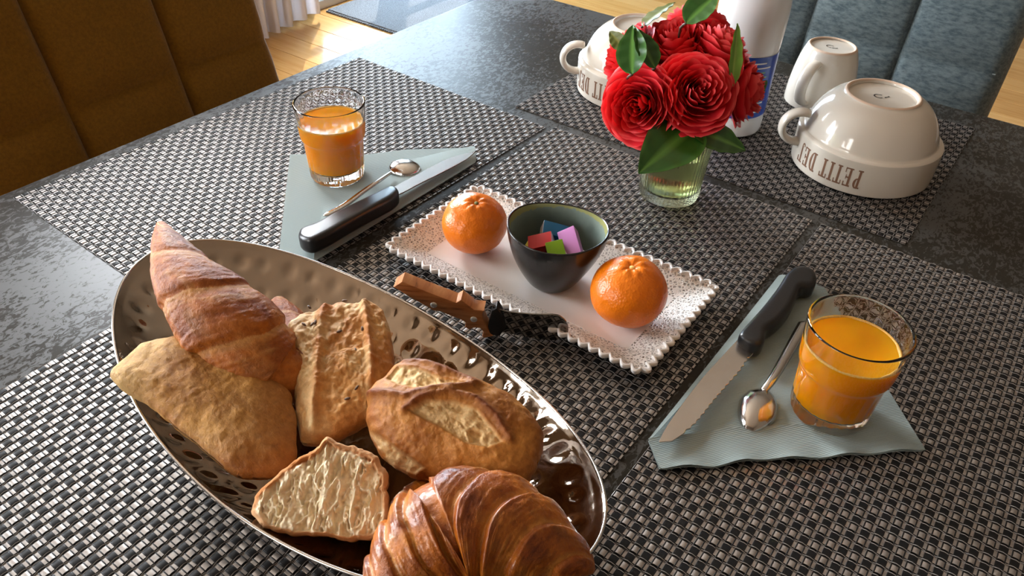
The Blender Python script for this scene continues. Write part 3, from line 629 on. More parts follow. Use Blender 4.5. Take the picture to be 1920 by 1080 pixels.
F0 = np.array(G['napA_fold']); edge = [F0[3], F0[4]]
def hA(x, y): d = seg_dist(np.array([[x, y]]), edge)[0]; return .0010+.0045*sstep(0, .010, d)*(1-sstep(.02, .06, d))
sheet('folded_flap', F0, hA, .0008, M['napkin'], nA, c)

# ---------------------------------------------------------------- knives
def knife(tag_, label, zh, zb, half=.0085):
    H = np.array(G[tag_+'_handle']); Bl = np.array(G[tag_+'_blade']); c = cen(np.vstack([H, Bl]))
    t = thing('steak_knife', label, 'knife', (*c, T+ZM+.001))
    Hs = closed_resample(H-c, 90, 2)
    prism('handle', Hs, zh-half, zh+half, M['black_plastic'], t, bev=.0055, seg=4)
    if 'E' in tag_: # serrations ground into the cutting edge: shallow scallops
        k = 6; spine, cut = Bl[:k+1], Bl[k+1:]
        P = catmull(np.vstack([cut]), 120); d = np.r_[0, np.cumsum(np.linalg.norm(np.diff(P, axis=0), axis=1))]
        tg = np.gradient(P, axis=0); tg /= np.linalg.norm(tg, axis=1)[:, None]; nn = np.stack([-tg[:, 1], tg[:, 0]], 1); 
        ctr = Bl.mean(0); sg = np.sign(((ctr-P)*nn).sum(1)); nn *= sg[:, None]
        use = (d > .012) & (d < d[-1]-.02)
        P = P+nn*(.0012*np.abs(np.sin(d*PI/.0062))*use)[:, None]; Bl2 = np.vstack([catmull(spine, 40), P])
    else:
        cut, bot = Bl[:5], Bl[4:]
        P = catmull(cut, 90); d = np.r_[0, np.cumsum(np.linalg.norm(np.diff(P, axis=0), axis=1))]; ctr = Bl.mean(0)
        tg = np.gradient(P, axis=0); tg /= np.linalg.norm(tg, axis=1)[:, None]; nn = np.stack([-tg[:, 1], tg[:, 0]], 1); nn *= np.sign(((ctr-P)*nn).sum(1))[:, None]
        P = P+nn*(.0007*np.abs(np.sin(d*PI/.0055))*((d > .03) & (d < d[-1]-.005)))[:, None]; Bl2 = np.vstack([P, catmull(bot, 40)[1:]])
    prism('blade', Bl2-c, zb-.0007, zb+.0007, M['blade'], t, bev=.0003, seg=1, smooth=False)
    if 'A' in tag_:             # the flat of this blade lies tipped towards the window, spine raised
        bo_ = t.children[-1].data; xm = sum(v.co.x for v in bo_.vertices)/len(bo_.vertices)
        for v in bo_.vertices: v.co.z += .16*(v.co.x-xm)
    return t
knife('knifeE', 'black handled serrated knife lying on the napkin left of the nearer glass', .0095, .007)
knife('knifeA', 'black handled serrated knife on the napkin in front of the far glass', .0135, .0125)

# ---------------------------------------------------------------- teaspoons (bowl facing down)
def spoon(tag_, label, zr, dome, w0, w1):
    R = closed_resample(np.array(G[tag_+'_bowl']), 72, 2); Hd = np.array(G[tag_+'_handle']); c = R.mean(0)
    t = thing('teaspoon', label, 'spoon', (*c, T+ZM+.0015)); R0 = R-c; V, F = [], []; k = 14
    for side in (0, 1):
        for i in range(k+1):
            q = i/k
            for p in R0: V.append((p[0]*q, p[1]*q, zr+(dome-(.0008 if side else 0))*math.sqrt(max(0, 1-q*q*.999))))
    n = 72; off = (k+1)*n
    for i in range(k):
        for j in range(n):
            a, b = i*n+j, i*n+(j+1) % n; F.append((a, a+n, b+n, b)); F.append((off+a, off+b, off+b+n, off+a+n))
    for j in range(n):
        a, b = k*n+j, k*n+(j+1) % n; F.append((a, off+a, off+b, b))
    mesh('spoon_bowl', V, F, M['steel'], t, sharp=60)
    P = catmull(Hd-np.array([c[0], c[1], 0]), 40); V, F = [], []
    for i, p in enumerate(P):
        tg = P[min(i+1, 39)]-P[max(i-1, 0)]; tg /= np.linalg.norm(tg); sd = np.cross(tg, (0, 0, 1)); sd /= np.linalg.norm(sd); f = i/39
        wd = w0+(w1-w0)*f; wd *= 1-.85*sstep(.93, 1, f)**2
        for a, b in ((-1, -.0009), (-.6, .0004), (0, .0009), (.6, .0004), (1, -.0009), (0, -.0013)): q = p+sd*wd*a; V.append((q[0], q[1], q[2]+b-.003))
    for i in range(39):
        for j in range(6): a, b = i*6+j, i*6+(j+1) % 6; F.append((a, b, b+6, a+6))
    F += [tuple(range(6))[::-1], tuple(range(39*6, 40*6))]
    mesh('spoon_handle', V, F, M['steel'], t)
spoon('spoonE', 'steel teaspoon lying face down between the knife and the nearer juice glass', .0005, .0085, .0028, .0052)
spoon('spoonA', 'steel teaspoon lying face down before the far juice glass', .003, .0075, .0022, .0042)

# ---------------------------------------------------------------- juice glasses
def juice_glass(x, y, label, s=1.0, fill=.058):
    t = thing('juice_glass', label, 'glass', (x, y, T+ZM+.0015)); n = 96
    outer = [(.0005, .0008), (.018, .0006), (.0235, .0), (.0258, .0015), (.0268, .006), (.0276, .02), (.0288, .038), (.0296, .0425), (.0310, .0455), (.0318, .052), (.0330, .068), (.0337, .0765), (.0338, .0785), (.0330, .0795)]
    inner = [(.0320, .0787), (.0316, .0765), (.0306, .060), (.0296, .0465), (.0284, .0435), (.0272, .040), (.0258, .022), (.0248, .014), (.0225, .0112), (.012, .0104), (.0005, .0102)]
    op = catmull(outer, 60); ip = catmull(inner, 44); V, F = lathe(np.vstack([op, ip]), n)
    for i in range(len(V)):      # pressed flutes round the outside of the lower wall
        if i < 60*n:
            r = math.hypot(V[i][0], V[i][1]); z = V[i][2]
            if r > .02:
                a = math.atan2(V[i][1], V[i][0]); k = sstep(.0, .004, z)*(1-sstep(.030, .042, z)); f = 1-k*.030*(1-abs(math.cos(a*12)))
                V[i][0] *= f; V[i][1] *= f
        else:                    # dimple facets inside the lip
            r = math.hypot(V[i][0], V[i][1]); z = V[i][2]
            if r > .02 and z > .048:
                a = math.atan2(V[i][1], V[i][0]); k = sstep(.048, .054, z)*(1-sstep(.070, .075, z)); f = 1+k*.012*math.sin(a*24)*math.sin(z*900)
                V[i][0] *= f; V[i][1] *= f
    m_ = len(op)+len(ip); F = F+[((m_-1)*n+i, (m_-1)*n+(i+1) % n, (i+1) % n, i) for i in range(n)]
    mesh('glass_body', V, F, M['glass'], t)
    r_top = float(np.interp(fill, [p[1] for p in inner][::-1], [p[0] for p in inner][::-1]))
    jp = [(.0001, .0100), (.012, .0101), (.0225, .0109), (.0250, .0137), (.0262, .022), (.0275, .0395), (.0287, .0433), (.0299, .0465), (r_top+.0003, fill), (r_top-.0008, fill-.0004), (r_top*.5, fill-.0007), (.0001, fill-.0007)]
    V, F = lathe(jp, 64); F.append(tuple(range(64))[::-1]); F.append(tuple(range(11*64, 12*64))); mesh('orange_juice', V, F, M['juice'], t, sharp=50)
    V, F = [], []; 
    for i in range(160):         # ring of froth along the glass wall
        a = 2*PI*i/160; wd = .0016+.0010*vnoise(np.array([[a*4, x*50, 0]]))[0]
        for dr, dz in ((0, 0), (-wd*.4, .0009), (-wd, .0001), (-wd, -.0012), (0, -.0022)): V.append(((r_top-.0002+dr)*math.cos(a), (r_top-.0002+dr)*math.sin(a), fill+dz))
    for i in range(160):
        for j in range(5): a, b = i*5+j, i*5+(j+1) % 5; c_, d_ = ((i+1) % 160)*5+j, ((i+1) % 160)*5+(j+1) % 5; F.append((a, b, d_, c_))
    mesh('froth', V, F, M['foam'], t)
    return t
juice_glass(.2242, -.5888, 'glass of orange juice on the far left napkin near the mustard chair', fill=.060)
juice_glass(.7274, -.6005, 'larger looking glass of orange juice on the napkin nearest the camera at right', fill=.062)

# ---------------------------------------------------------------- white openwork tray
ta = math.atan2(-.5337+.535, .6092-.3923); tc = np.array([.4837, -.5965])
tray = thing('serving_tray', 'white porcelain tray with scalloped openwork rim under the clementines and black bowl', 'tray', (*tc, T+ZM), .0)
HX, HY = .1265, .0640
def rrect(hx, hy, n=420, r=.012):
    P = []
    for cx_, cy_, a0 in ((hx-r, hy-r, 0), (-hx+r, hy-r, PI/2), (-hx+r, -hy+r, PI), (hx-r, -hy+r, 1.5*PI)):
        for k in range(9): a = a0+k*PI/16; P.append((cx_+r*math.cos(a), cy_+r*math.sin(a)))
    return closed_resample(P, n, 0)
inn_ = rrect(HX-.026, HY-.024, 984, .006); outr = rrect(HX, HY, 984, .008)
V, F = [], []; nq = 984
def tl(P, z): 
    for p in P: V.append((p[0], p[1], z))
d_ = np.r_[0, np.cumsum(np.linalg.norm(np.diff(np.vstack([outr, outr[:1]]), axis=0), axis=1))]; nsc = 82
scal = np.abs(np.sin(d_[:-1]/d_[-1]*PI*nsc)); on = outr/np.linalg.norm(outr, axis=1)[:, None]
tgo = np.roll(outr, -1, 0)-np.roll(outr, 1, 0); on = np.stack([tgo[:, 1], -tgo[:, 0]], 1); on /= np.linalg.norm(on, axis=1)[:, None]
base_o, base_i = inn_, inn_*.2
V, F = [], []; rings = [(inn_*.01, .003), (inn_*.5, .003), (inn_*.97, .003), (inn_, .0036), (inn_, .0012), (inn_*.97, .0), (inn_*.5, .0), (inn_*.01, .0)]
for P, z in rings: tl(P, z)
for k in range(len(rings)-1):
    for i in range(nq): a, b = k*nq+i, k*nq+(i+1) % nq; F.append((a, a+nq, b+nq, b))
F.append(tuple(range(nq))); F.append(tuple(range(7*nq, 8*nq))[::-1])
mesh('tray_well', V, F, M['tray'], tray, sharp=30)
V, F = [], []; rr_ = []
for f_ in np.linspace(0, 1, 9): rr_.append((inn_*(1-f_)+outr*f_, .0034+.0100*f_**1.15, 1 if f_ == 1 else 0))
for f_ in np.linspace(1, 0, 9): rr_.append((inn_*(1-f_)+outr*f_, .0034+.0100*f_**1.15-.0021, 1 if f_ == 1 else 0))
for P, z, s in rr_: tl(P+on*(s*(.0042*scal-.0022))[:, None] if s else P, z)
for k in range(len(rr_)-1):
    for i in range(nq): a, b = k*nq+i, k*nq+(i+1) % nq; F.append((a, a+nq, b+nq, b))
mesh('openwork_rim', V, F, M['lace'], tray, sharp=60)
V, F = [], []
for dz_, off_ in ((.0150, -.0022), (.0157, -.0008), (.0152, .0012), (.0128, .0014), (.0112, .0), (.0120, -.0020)):
    tl(outr+on*(.0042*scal-.0022+off_)[:, None], dz_-.0012)
for k in range(6):
    for i in range(nq): a, b = k*nq+i, k*nq+(i+1) % nq; c_, e_ = ((k+1) % 6)*nq+i, ((k+1) % 6)*nq+(i+1) % nq; F.append((a, c_, e_, b))
mesh('scalloped_edge', V, F, M['tray'], tray, sharp=70)

# ---------------------------------------------------------------- clementines
def clementine(x, y, r, label, seed, tilt, stem):
    zc = ZM+.0032+r*.90; t = thing('clementine', label, 'fruit', (x, y, T+ZM+.0032)); n, k = 160, 110
    V = []
    for j in range(k+1):
        ph = PI*j/k
        for i in range(n): a = 2*PI*i/n; V.append((math.sin(ph)*math.cos(a), math.sin(ph)*math.sin(a), math.cos(ph)))
    V = np.array(V); rad = np.hypot(V[:, 0], V[:, 1]); a = np.arctan2(V[:, 1], V[:, 0])
    top = V[:, 2] > 0
    d = 1+.035*fbm(V, 1.6, 3, seed)+.010*fbm(V, 6, 3, seed+5)
    pucker = np.exp(-(rad/.16)**2)*top; ridge = np.exp(-((rad-.26)/.14)**2)*top*(.5+.5*np.cos(a*7+seed+2*fbm(V, 3, 2, seed)))
    d = d-.10*pucker+.030*ridge - .03*np.exp(-(rad/.2)**2)*(~top)
    V = V*d[:, None]; V[:, 2] *= .90
    Rm = np.array(Matrix.Rotation(tilt[0], 3, 'X') @ Matrix.Rotation(tilt[1], 3, 'Y')); V = V@Rm.T; V = V*r; V[:, 2] -= V[:, 2].min()
    F = [(j*n+i, j*n+(i+1) % n, (j+1)*n+(i+1) % n, (j+1)*n+i) for j in range(k) for i in range(n)]
    mesh('peel', V, [f[::-1] for f in F], M['orange'], t)
    up = Rm@np.array([0, 0, 1]); tp = V[:n].mean(0)
    bm = bmesh.new(); bmesh.ops.create_icosphere(bm, subdivisions=2, radius=.0019 if stem else .0024)
    for v in bm.verts: v.co.z *= .45 if not stem else .8; v.co += Vector(tp)+Vector(up)*.0004
    bm_obj('stem_button', bm, M['stem_green'] if stem else M['foam'], t, smooth=True)
clementine(.4102, -.6030, .0283, 'smaller clementine with green stem button at the far left end of the white tray', 3, (.10, .16), True)
clementine(.5637, -.6040, .0300, 'larger clementine with pale navel at the near right end of the white tray', 11, (.06, .02), False)

# ---------------------------------------------------------------- black bowl and sweets
BX, BY = .4905, -.6000
bo = thing('small_bowl', 'small black glazed bowl with greenish inside holding wrapped sweets', 'bowl', (BX, BY, T+ZM+.0032))
def bowl_surf(prof, n=110, jj=0):
    V, F = [], []
    for r, z in prof:
        for i in range(n):
            a = 2*PI*i/n; f = sstep(.01, .055, z); rr = r*(1+f*(.05*math.cos(a-.35)+.045*math.cos(2*a-.7)+.012*math.cos(3*a)))
            V.append((rr*math.cos(a), rr*math.sin(a), z*(1+f*(.035*math.cos(2*a-.6)-.01*math.sin(a-.2)))))
    for j in range(len(prof)-1):
        for i in range(n): a, b = j*n+i, j*n+(i+1) % n; F.append((a, b, b+n, a+n))
    return np.array(V), F
outp = catmull([(.0170, .0), (.0185, .0006), (.0225, .0055), (.0290, .0170), (.0345, .030), (.0382, .044), (.0396, .0535)], 34)
V, F = bowl_surf(outp); F.append(tuple(range(110))[::-1]); mesh('outer_wall', V, F, M['bowl_out'], bo)
rim_ = catmull([(.0396, .0535), (.0396, .0548), (.0388, .0555), (.0378, .0547)], 8); V, F = bowl_surf(rim_); mesh('rim', V, F, M['bowl_out'], bo)
inp = catmull([(.0378, .0547), (.0360, .044), (.0322, .030), (.0265, .017), (.019, .0075), (.010, .0045), (.0004, .004)], 34); V, F = bowl_surf(inp)
mesh('inner_wall', V, F, M['bowl_in'], bo, mask=np.stack([sstep(.036, .058, V[:, 2])*1.02, V[:, 0]*0], 1))
def sweet(loc, rot, size, mats, label, ridge=False):
    bm = bmesh.new(); a, b, c_ = size; box(bm, -a/2, a/2, -b/2, b/2, 0, c_, .0007)
    bm.faces.ensure_lookup_table()
    o = bm_obj('wrapped_sweet', bm, [M[k] for k in mats], None, (BX+loc[0], BY+loc[1], T+ZM+.0032+loc[2]), True, rot=rot)
    for p in o.data.polygons: p.material_index = 1 if (len(mats) > 1 and abs(p.normal.x) > .8) else 0
    props(o, label, 'sweet', 'wrapped sweets in the black bowl')
sweet((-.010, .012, .033), (.35, .25, .6), (.022, .013, .012), ['choc_blue', 'choc_silver'], 'blue wrapped sweet at the back left in the black bowl')
sweet((.0135, .0080, .035), (.55, .30, -.75), (.027, .0150, .010), ['choc_purple', 'choc_silver'], 'shiny purple wrapped sweet on the right in the black bowl')
sweet((-.0075, -.0035, .031), (.30, -.35, .55), (.020, .014, .012), ['choc_red', 'choc_silver'], 'red wrapped sweet at the front left in the black bowl')
sweet((.0070, -.0075, .034), (.30, .75, -.60), (.019, .014, .013), ['choc_green', 'choc_white'], 'green sweet with white end in the middle of the black bowl')
sweet((-.0130, -.0080, .0230), (.2, .1, .2), (.019, .013, .010), ['choc_yellow'], 'yellow wrapped sweet beneath the red one in the black bowl')
sweet((.0190, -.002, .0270), (.15, .2, .9), (.019, .013, .010), ['choc_silver'], 'silver grey sweet under the purple one in the black bowl')
sweet((.0020, .003, .0150), (.0, .1, 1.2), (.022, .013, .011), ['choc_blue'], 'dark blue sweet at the very bottom of the black bowl')

# ---------------------------------------------------------------- spreader standing on its edge
so, sd = np.array(G['spr_o']), np.array(G['spr_d']); sn = np.array([-sd[1], sd[0]])
sp_ = thing('butter_spreader', 'small butter spreader with striped wooden riveted handle standing on its edge', 'knife', (so[0], so[1], T+ZM))
ax = ((0, 0, 0), (sd[0], sd[1], 0), (0, 0, 1), (sn[0], sn[1], 0))
prism('wooden_handle', G['spr_handle'], 0, .0125, M['olive_wood'], sp_, bev=.0011, axes=ax)
def grow(P, k): P = np.array(P); c_ = P.mean(0); return c_+(P-c_)*k
bl = np.array(G['spr_blade']); prism('blade', catmull(np.vstack([bl, bl[:1]]), 70)[:-1], .0035, .0050, M['mirror'], sp_, bev=.0004, axes=ax, seg=1)
V_ = [(.0050, .028), (.0085, .031), (.0100, .030), (.0140, .0225), (.0160, .012), (.0120, .0035), (.0040, .0030), (.0022, .012)]
prism('dark_bolster', V_, .0010, .0112, M['black_plastic'], sp_, bev=.0015, axes=ax)
for rv in G['spr_riv']:
    bm = bmesh.new(); bmesh.ops.create_uvsphere(bm, u_segments=20, v_segments=10, radius=.0027)
    for v in bm.verts: v.co.z *= .45; v.co = Vector((so[0]*0+sd[0]*(rv[0]+v.co.x)-sn[0]*(.0002-v.co.z), sd[1]*(rv[0]+v.co.x)-sn[1]*(.0002-v.co.z), rv[1]+v.co.y))
    bm_obj('rivet', bm, M['rivet'], sp_, smooth=True)
# ---------------------------------------------------------------- upturned breakfast bowls and mug
def stroke_glyph(ch):
    s, t = .17, .07           # thick and thin strokes, em height 1
    R = lambda x0, x1, y0, y1: [(x0, y0), (x1, y0), (x1, y1), (x0, y1)]
    if ch == 'P': return [R(.10, .10+s, 0, 1), R(0, .38, 0, t), R(0, .38, 1-t, 1), *arc_bowl(.27, .72, .28, .28, .17, 1)], .66
    if ch == 'E': return [R(.10, .10+s, 0, 1), R(0, .60, 0, t), R(0, .58, 1-t, 1), R(.27, .46, .47, .47+t), R(.54, .60, 0, .26), R(.52, .58, .76, 1), R(.44, .48, .38, .62)], .68
    if ch == 'T': return [R(.23, .23+s, 0, 1), R(.13, .50, 0, t), R(0, .63, 1-t, 1), R(0, .055, .76, 1), R(.575, .63, .76, 1)], .70
    if ch == 'I': return [R(.10, .10+s, 0, 1), R(0, .37, 0, t), R(0, .37, 1-t, 1)], .45
    if ch == 'D': return [R(.10, .10+s, 0, 1), R(0, .36, 0, t), R(0, .36, 1-t, 1), *arc_bowl(.30, .5, .36, .5, .17, 1)], .76
    if ch == 'J': return [R(.22, .22+s, .10, 1), R(.10, .50, 1-t, 1), *arc_hook()], .52
    if ch == "'": return [[(.02, 1), (.14, 1), (.10, .72), (.05, .72)]], .2
    return [], .34
def arc_bowl(cx, cy, rx, ry, s, n):
    out = []; k = 10
    for i in range(k):
        a0, a1 = -PI/2+PI*i/k, -PI/2+PI*(i+1)/k; th = lambda a: .07+(s-.07)*math.cos(a)
        q = []
        for a, f in ((a0, 0), (a1, 0), (a1, 1), (a0, 1)):
            tt = th(a)*f; q.append((cx+(rx-tt)*math.cos(a), cy+(ry-(tt if abs(math.cos(a)) > .5 else .07*f))*math.sin(a)))
        out.append(q)
    return out
def arc_hook():
    out = []
    for i in range(6):
        a0, a1 = -PI*i/6, -PI*(i+1)/6; q = []
        for a, r in ((a0, .195), (a1, .195), (a1, .10), (a0, .10 if i else .03)): q.append((.195+r*math.cos(a), .10+r*.9*math.sin(a)))
        out.append(q)
    return out
def foot_text(parent, rfoot, z, ang, sc):
    """small black stamp: a C and an S printed on the foot"""
    for nme, pts in (('letter', [(math.cos(a)*.5, math.sin(a)*.5) for a in np.linspace(.7, 5.6, 18)]),
                     ('letter', [(.95+.26*math.sin(u*2*PI)*(.9), .42-.84*u) for u in np.linspace(.08, .92, 16)])):
        V, F = [], []
        for i, p in enumerate(pts):
            a, b = pts[max(i-1, 0)], pts[min(i+1, len(pts)-1)]; d = np.array(b)-np.array(a); d /= np.linalg.norm(d); n_ = np.array([-d[1], d[0]]); wv = .045+.045*abs(d[1])
            for s in (-1, 1):
                q = (np.array(p)+n_*wv*s-np.array([.45, 0]))*sc; x = q[0]*math.cos(ang)-q[1]*math.sin(ang); y_ = q[0]*math.sin(ang)+q[1]*math.cos(ang)
                V.append((x, y_, z))
        F = [(2*i, 2*i+1, 2*i+3, 2*i+2) for i in range(len(pts)-1)]
        mesh(nme, V, F, M['letter_black'], parent, smooth=False)
def ring_handle(parent, az, rc, zc, ro, rx, thick, m, name='handle', vert=1.0):
    """loop handle in the radial plane at azimuth az"""
    P = []
    for a in np.linspace(-.62*PI, .62*PI, 26): P.append((rc+rx*math.cos(a), zc+ro*math.sin(a)*vert))
    pts = [(p[0]*math.cos(az), p[0]*math.sin(az), p[1]) for p in P]
    V, F = [], []; n = 16; k = len(pts); tz = np.array((-math.sin(az), math.cos(az), 0))
    for i in range(k):
        a = Vector(pts[max(i-1, 0)]); b = Vector(pts[min(i+1, k-1)]); t = np.array((b-a).normalized()); nr = np.cross(t, tz)
        for j in range(n): q = 2*PI*j/n; V.append(np.array(pts[i])+tz*math.cos(q)*thick*1.45+nr*math.sin(q)*thick*.75)
    for i in range(k-1):
        for j in range(n): a, b = i*n+j, i*n+(j+1) % n; F.append((a, b, b+n, a+n))
    F += [tuple(range(n))[::-1], tuple(range((k-1)*n, k*n))]
    return mesh(name, V, F, m, parent)
def breakfast_bowl(x, y, label, az, txt_az, ft):
    t = thing('breakfast_bowl', label, 'bowl', (x, y, T+ZM))
    op = [(.0680, .0), (.0705, .0006), (.0716, .003), (.0722, .018), (.0724, .0345), (.0715, .0375), (.0690, .0390), (.0664, .0400), (.0648, .045), (.0610, .055), (.0545, .066), (.0460, .0745), (.0385, .0788), (.0368, .0806), (.0352, .0812), (.0335, .0806), (.0325, .0785), (.0300, .0775), (.0004, .0772)]
    ip = [(.0004, .072), (.030, .071), (.050, .062), (.060, .046), (.064, .030), (.0665, .010), (.0668, .001), (.0680, .0)]
    P = catmull(op, 120); V, F = lathe(P, 112); mesh('bowl_body', V, F, M['white_ceramic'], t)
    P = catmull(ip, 40); V, F = lathe(P, 64); mesh('bowl_inside', V, F, M['white_ceramic'], t)
    P = catmull([(.0372, .08045), (.0366, .0812), (.0352, .0818), (.0338, .0812), (.0332, .0804)], 14); V, F = lathe(P, 96); mesh('foot_ring', V, F, M['foot_rim'], t)
    ring_handle(t, az, .0745, .040, .0165, .0175, .0052, M['white_ceramic'])
    # brown lettering, upside down because the bowl stands on its rim
    txt = "PETIT DEJ'"; h = .0205; wid = .0124; adv = 0; items = []
    for ch in txt:
        q, w_ = stroke_glyph(ch); items.append((q, adv, ch)); adv += w_+.07
    for q, a0, ch in items:
        if not q: continue
        V, F = [], []
        for poly in q:
            b = len(V); k = len(poly)
            for r in (.0722, .07265):
                for (px, py) in poly:
                    s = (a0+px-adv/2)*wid; aa = txt_az-s/.0722; zz_ = .0290-py*h
                    rr = r-(.0010 if zz_ < .004 else 0)-.0004*sstep(.020, .004, zz_) if False else r-.0005*(1-min(1, zz_/.018))
                    V.append((rr*math.cos(aa), rr*math.sin(aa), zz_))
            F.append(tuple(b+k+i for i in range(k))); F.append(tuple(b+i for i in range(k))[::-1])
            for i in range(k): F.append((b+i, b+(i+1) % k, b+k+(i+1) % k, b+k+i))
        mesh('letter', V, F, M['letter_brown'], t, smooth=False)
    foot_text(t, .033, .07765, ft, .0085)
    return t
breakfast_bowl(.636, -.2227, 'upturned cream breakfast bowl lettered upside down, nearest on the far right mat', math.radians(213), math.radians(-107.5), math.radians(20))
breakfast_bowl(.3549, -.2125, 'upturned white breakfast bowl partly hidden behind the left of the bouquet', math.radians(219), math.radians(-104), math.radians(20))
mg = thing('coffee_mug', 'upturned white mug between the milk bottle and the cream bowl', 'mug', (.5462, -.0985, T+ZM))
P = catmull([(.0365, 0), (.0385, .0006), (.0392, .003), (.0388, .018), (.0368, .036), (.0335, .054), (.0298, .066), (.0280, .0695), (.0262, .0705), (.0246, .0698), (.0236, .0684), (.0004, .0680)], 90); V, F = lathe(P, 90); mesh('mug_body', V, F, M['white_ceramic'], mg)
P = catmull([(.0004, .063), (.022, .062), (.030, .045), (.034, .02), (.0355, .001), (.0365, 0)], 30); V, F = lathe(P, 60); mesh('mug_inside', V, F, M['white_ceramic'], mg)
P = catmull([(.0284, .0692), (.0275, .0704), (.0262, .0711), (.0250, .0705), (.0243, .0695)], 12); V, F = lathe(P, 80); mesh('foot_ring', V, F, M['foot_rim'], mg)
ring_handle(mg, math.radians(262), .0330, .0335, .0235, .0250, .0048, M['white_ceramic'])
foot_text(mg, .024, .06845, math.radians(-18), .0075)

# ---------------------------------------------------------------- milk bottle
bt = thing('milk_bottle', 'white plastic milk bottle with a blue label behind the bouquet', 'bottle', (.486, -.225, T+ZM))
P = catmull([(.0004, .002), (.028, .001), (.0335, .0005), (.0352, .004), (.0358, .012), (.0356, .02), (.0354, .022), (.0354, .094), (.0358, .097), (.0362, .108), (.0368, .135), (.0345, .165), (.0270, .195), (.0190, .215), (.0178, .228), (.0178, .240)], 120); V, F = lathe(P, 80)
F.append(tuple(range(119*80, 120*80))); mesh('bottle_body', V, F, M['milk_plastic'], bt, sharp=60)
V, F = lathe([(.0360, .0235), (.0361, .026), (.0361, .091), (.0360, .0935)], 80); mesh('label', V, F, M['label_blue'], bt)
V, F = lathe([(.0195, .226), (.0198, .228), (.0198, .243), (.0185, .246), (.0004, .2462)], 48); mesh('cap', V, F, M['label_blue'], bt)
def wrap(name, a0, a1, z0, z1, m, r=.0364):
    V, F = [], []; n = max(2, int((a1-a0)/.06))
    for i in range(n+1): a = a0+(a1-a0)*i/n; V += [(r*math.cos(a), r*math.sin(a), z0), (r*math.cos(a), r*math.sin(a), z1)]
    for i in range(n): F.append((2*i, 2*i+2, 2*i+3, 2*i+1))
    return mesh(name, V, F, m, bt)
r_ = random.Random(5); a_c = math.radians(-38)
for i in range(11):
    z0 = .030+.0052*i+(0.004 if i > 5 else 0)
    wrap('printed_line', a_c-.55+.08*r_.random(), a_c+.15+.25*r_.random(), z0, z0+.0015, M['label_green'] if i in (7, 8) else M['label_white'])
wrap('printed_patch', a_c-.95, a_c-.65, .040, .075, M['label_white'])

# ---------------------------------------------------------------- vase with camellias
va = thing('glass_vase', 'pale green beaded glass vase holding red camellias', 'vase', (.502, -.407, T+ZM)); n = 360
op = catmull([(.0004, .001), (.024, .0005), (.0280, .0008), (.0292, .004), (.0300, .02), (.0322, .05), (.0348, .078), (.0352, .086), (.0344, .0875)], 190)
ip = catmull([(.0334, .0865), (.0328, .078), (.0302, .05), (.0280, .02), (.0268, .011), (.020, .0085), (.0004, .008)], 36)
V, F = lathe(np.vstack([op, ip]), n)
for i in range(190*n):
    r = math.hypot(V[i][0], V[i][1]); z = V[i][2]
    if r > .025 and .004 < z < .083:
        a = math.atan2(V[i][1], V[i][0]); f = 1+.026*max(0, math.sin(a*52))*abs(math.sin(z*PI/.0027+(PI/2 if int(a*52/PI/2+200) % 2 else 0))); V[i][0] *= f; V[i][1] *= f
k_ = 190+36; F += [((k_-1)*n+i, (k_-1)*n+(i+1) % n, (i+1) % n, i) for i in range(n)]
mesh('vase_glass', V, F, M['vase_glass'], va)
M['water'] = mat('vase_water', (.93, .95, .78), .0, 0, .5, Transmission_Weight=1, IOR=1.33)
V, F = lathe([(.0001, .0084), (.0196, .0089), (.0264, .0114), (.0276, .02), (.0297, .05), (.0297, .0502), (.0001, .0502)], 48); F.append(tuple(range(48))[::-1]); F.append(tuple(range(6*48, 7*48))); mesh('water', V, F, M['water'], va, sharp=40)

# petals: patches of nested cups, each tucked behind its neighbour; ring = (tip radius, tip height, count, outward curl)
RINGS = [(.0022, .0125, 3, .0), (.0050, .0135, 4, .0004), (.0080, .0132, 5, .0010), (.0112, .0118, 5, .0018), (.0145, .0096, 6, .0026), (.0178, .0066, 6, .0032), (.0212, .0026, 6, .0036), (.0242, -.0022, 7, .0036), (.0262, -.0072, 7, .0030)]
def petal_mesh(rt_, ht, cnt, curl, seed):
    nu, nv = 12, 12; V, F, K = [], [], []; r_ = random.Random(seed); ph, p2 = r_.random()*6, r_.random()*6; D = PI/cnt*1.42
    for j in range(nv+1):
        for i in range(nu+1):
            u = -1+2*i/nu; v = j/nv*(1-.26*abs(u)**3.2-.05*math.exp(-(u/.16)**2))
            wd = D*(.42+.58*math.sin(min(1, v/.55)*PI/2)) if rt_ > .006 else D*1.1
            r = 2*v*(1-v)*rt_*1.18+v*v*rt_; h = (1-v)**2*-.012+2*v*(1-v)*(-.0105)+v*v*ht
            e = max(0, v-.70)/.30; r += curl*e*e+.0014*u+.0007*math.sin(u*5+ph)*v*v+.0009*max(0, abs(u)-.6)*v*(1 if rt_ > .01 else 0); h += -curl*.55*e*e*e+.0008*math.sin(u*4+p2)*v*v
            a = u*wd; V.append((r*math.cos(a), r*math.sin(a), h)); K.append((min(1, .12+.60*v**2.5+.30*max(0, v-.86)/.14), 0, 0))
    for j in range(nv):
        for i in range(nu): a = j*(nu+1)+i; F.append((a, a+1, a+nu+2, a+nu+1))
    me = bpy.data.meshes.new('petal'); me.from_pydata(V, [], F); at = me.color_attributes.new('mask', 'FLOAT_COLOR', 'POINT')
    kk = np.ones((len(V), 4), np.float32); kk[:, :3] = K; at.data.foreach_set('color', kk.ravel()); me.polygons.foreach_set('use_smooth', [True]*len(F)); me.materials.append(M['petal']); return me
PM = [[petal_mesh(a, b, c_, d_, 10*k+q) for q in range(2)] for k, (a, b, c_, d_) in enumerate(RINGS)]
neck = Vector((.502, -.407, .086))
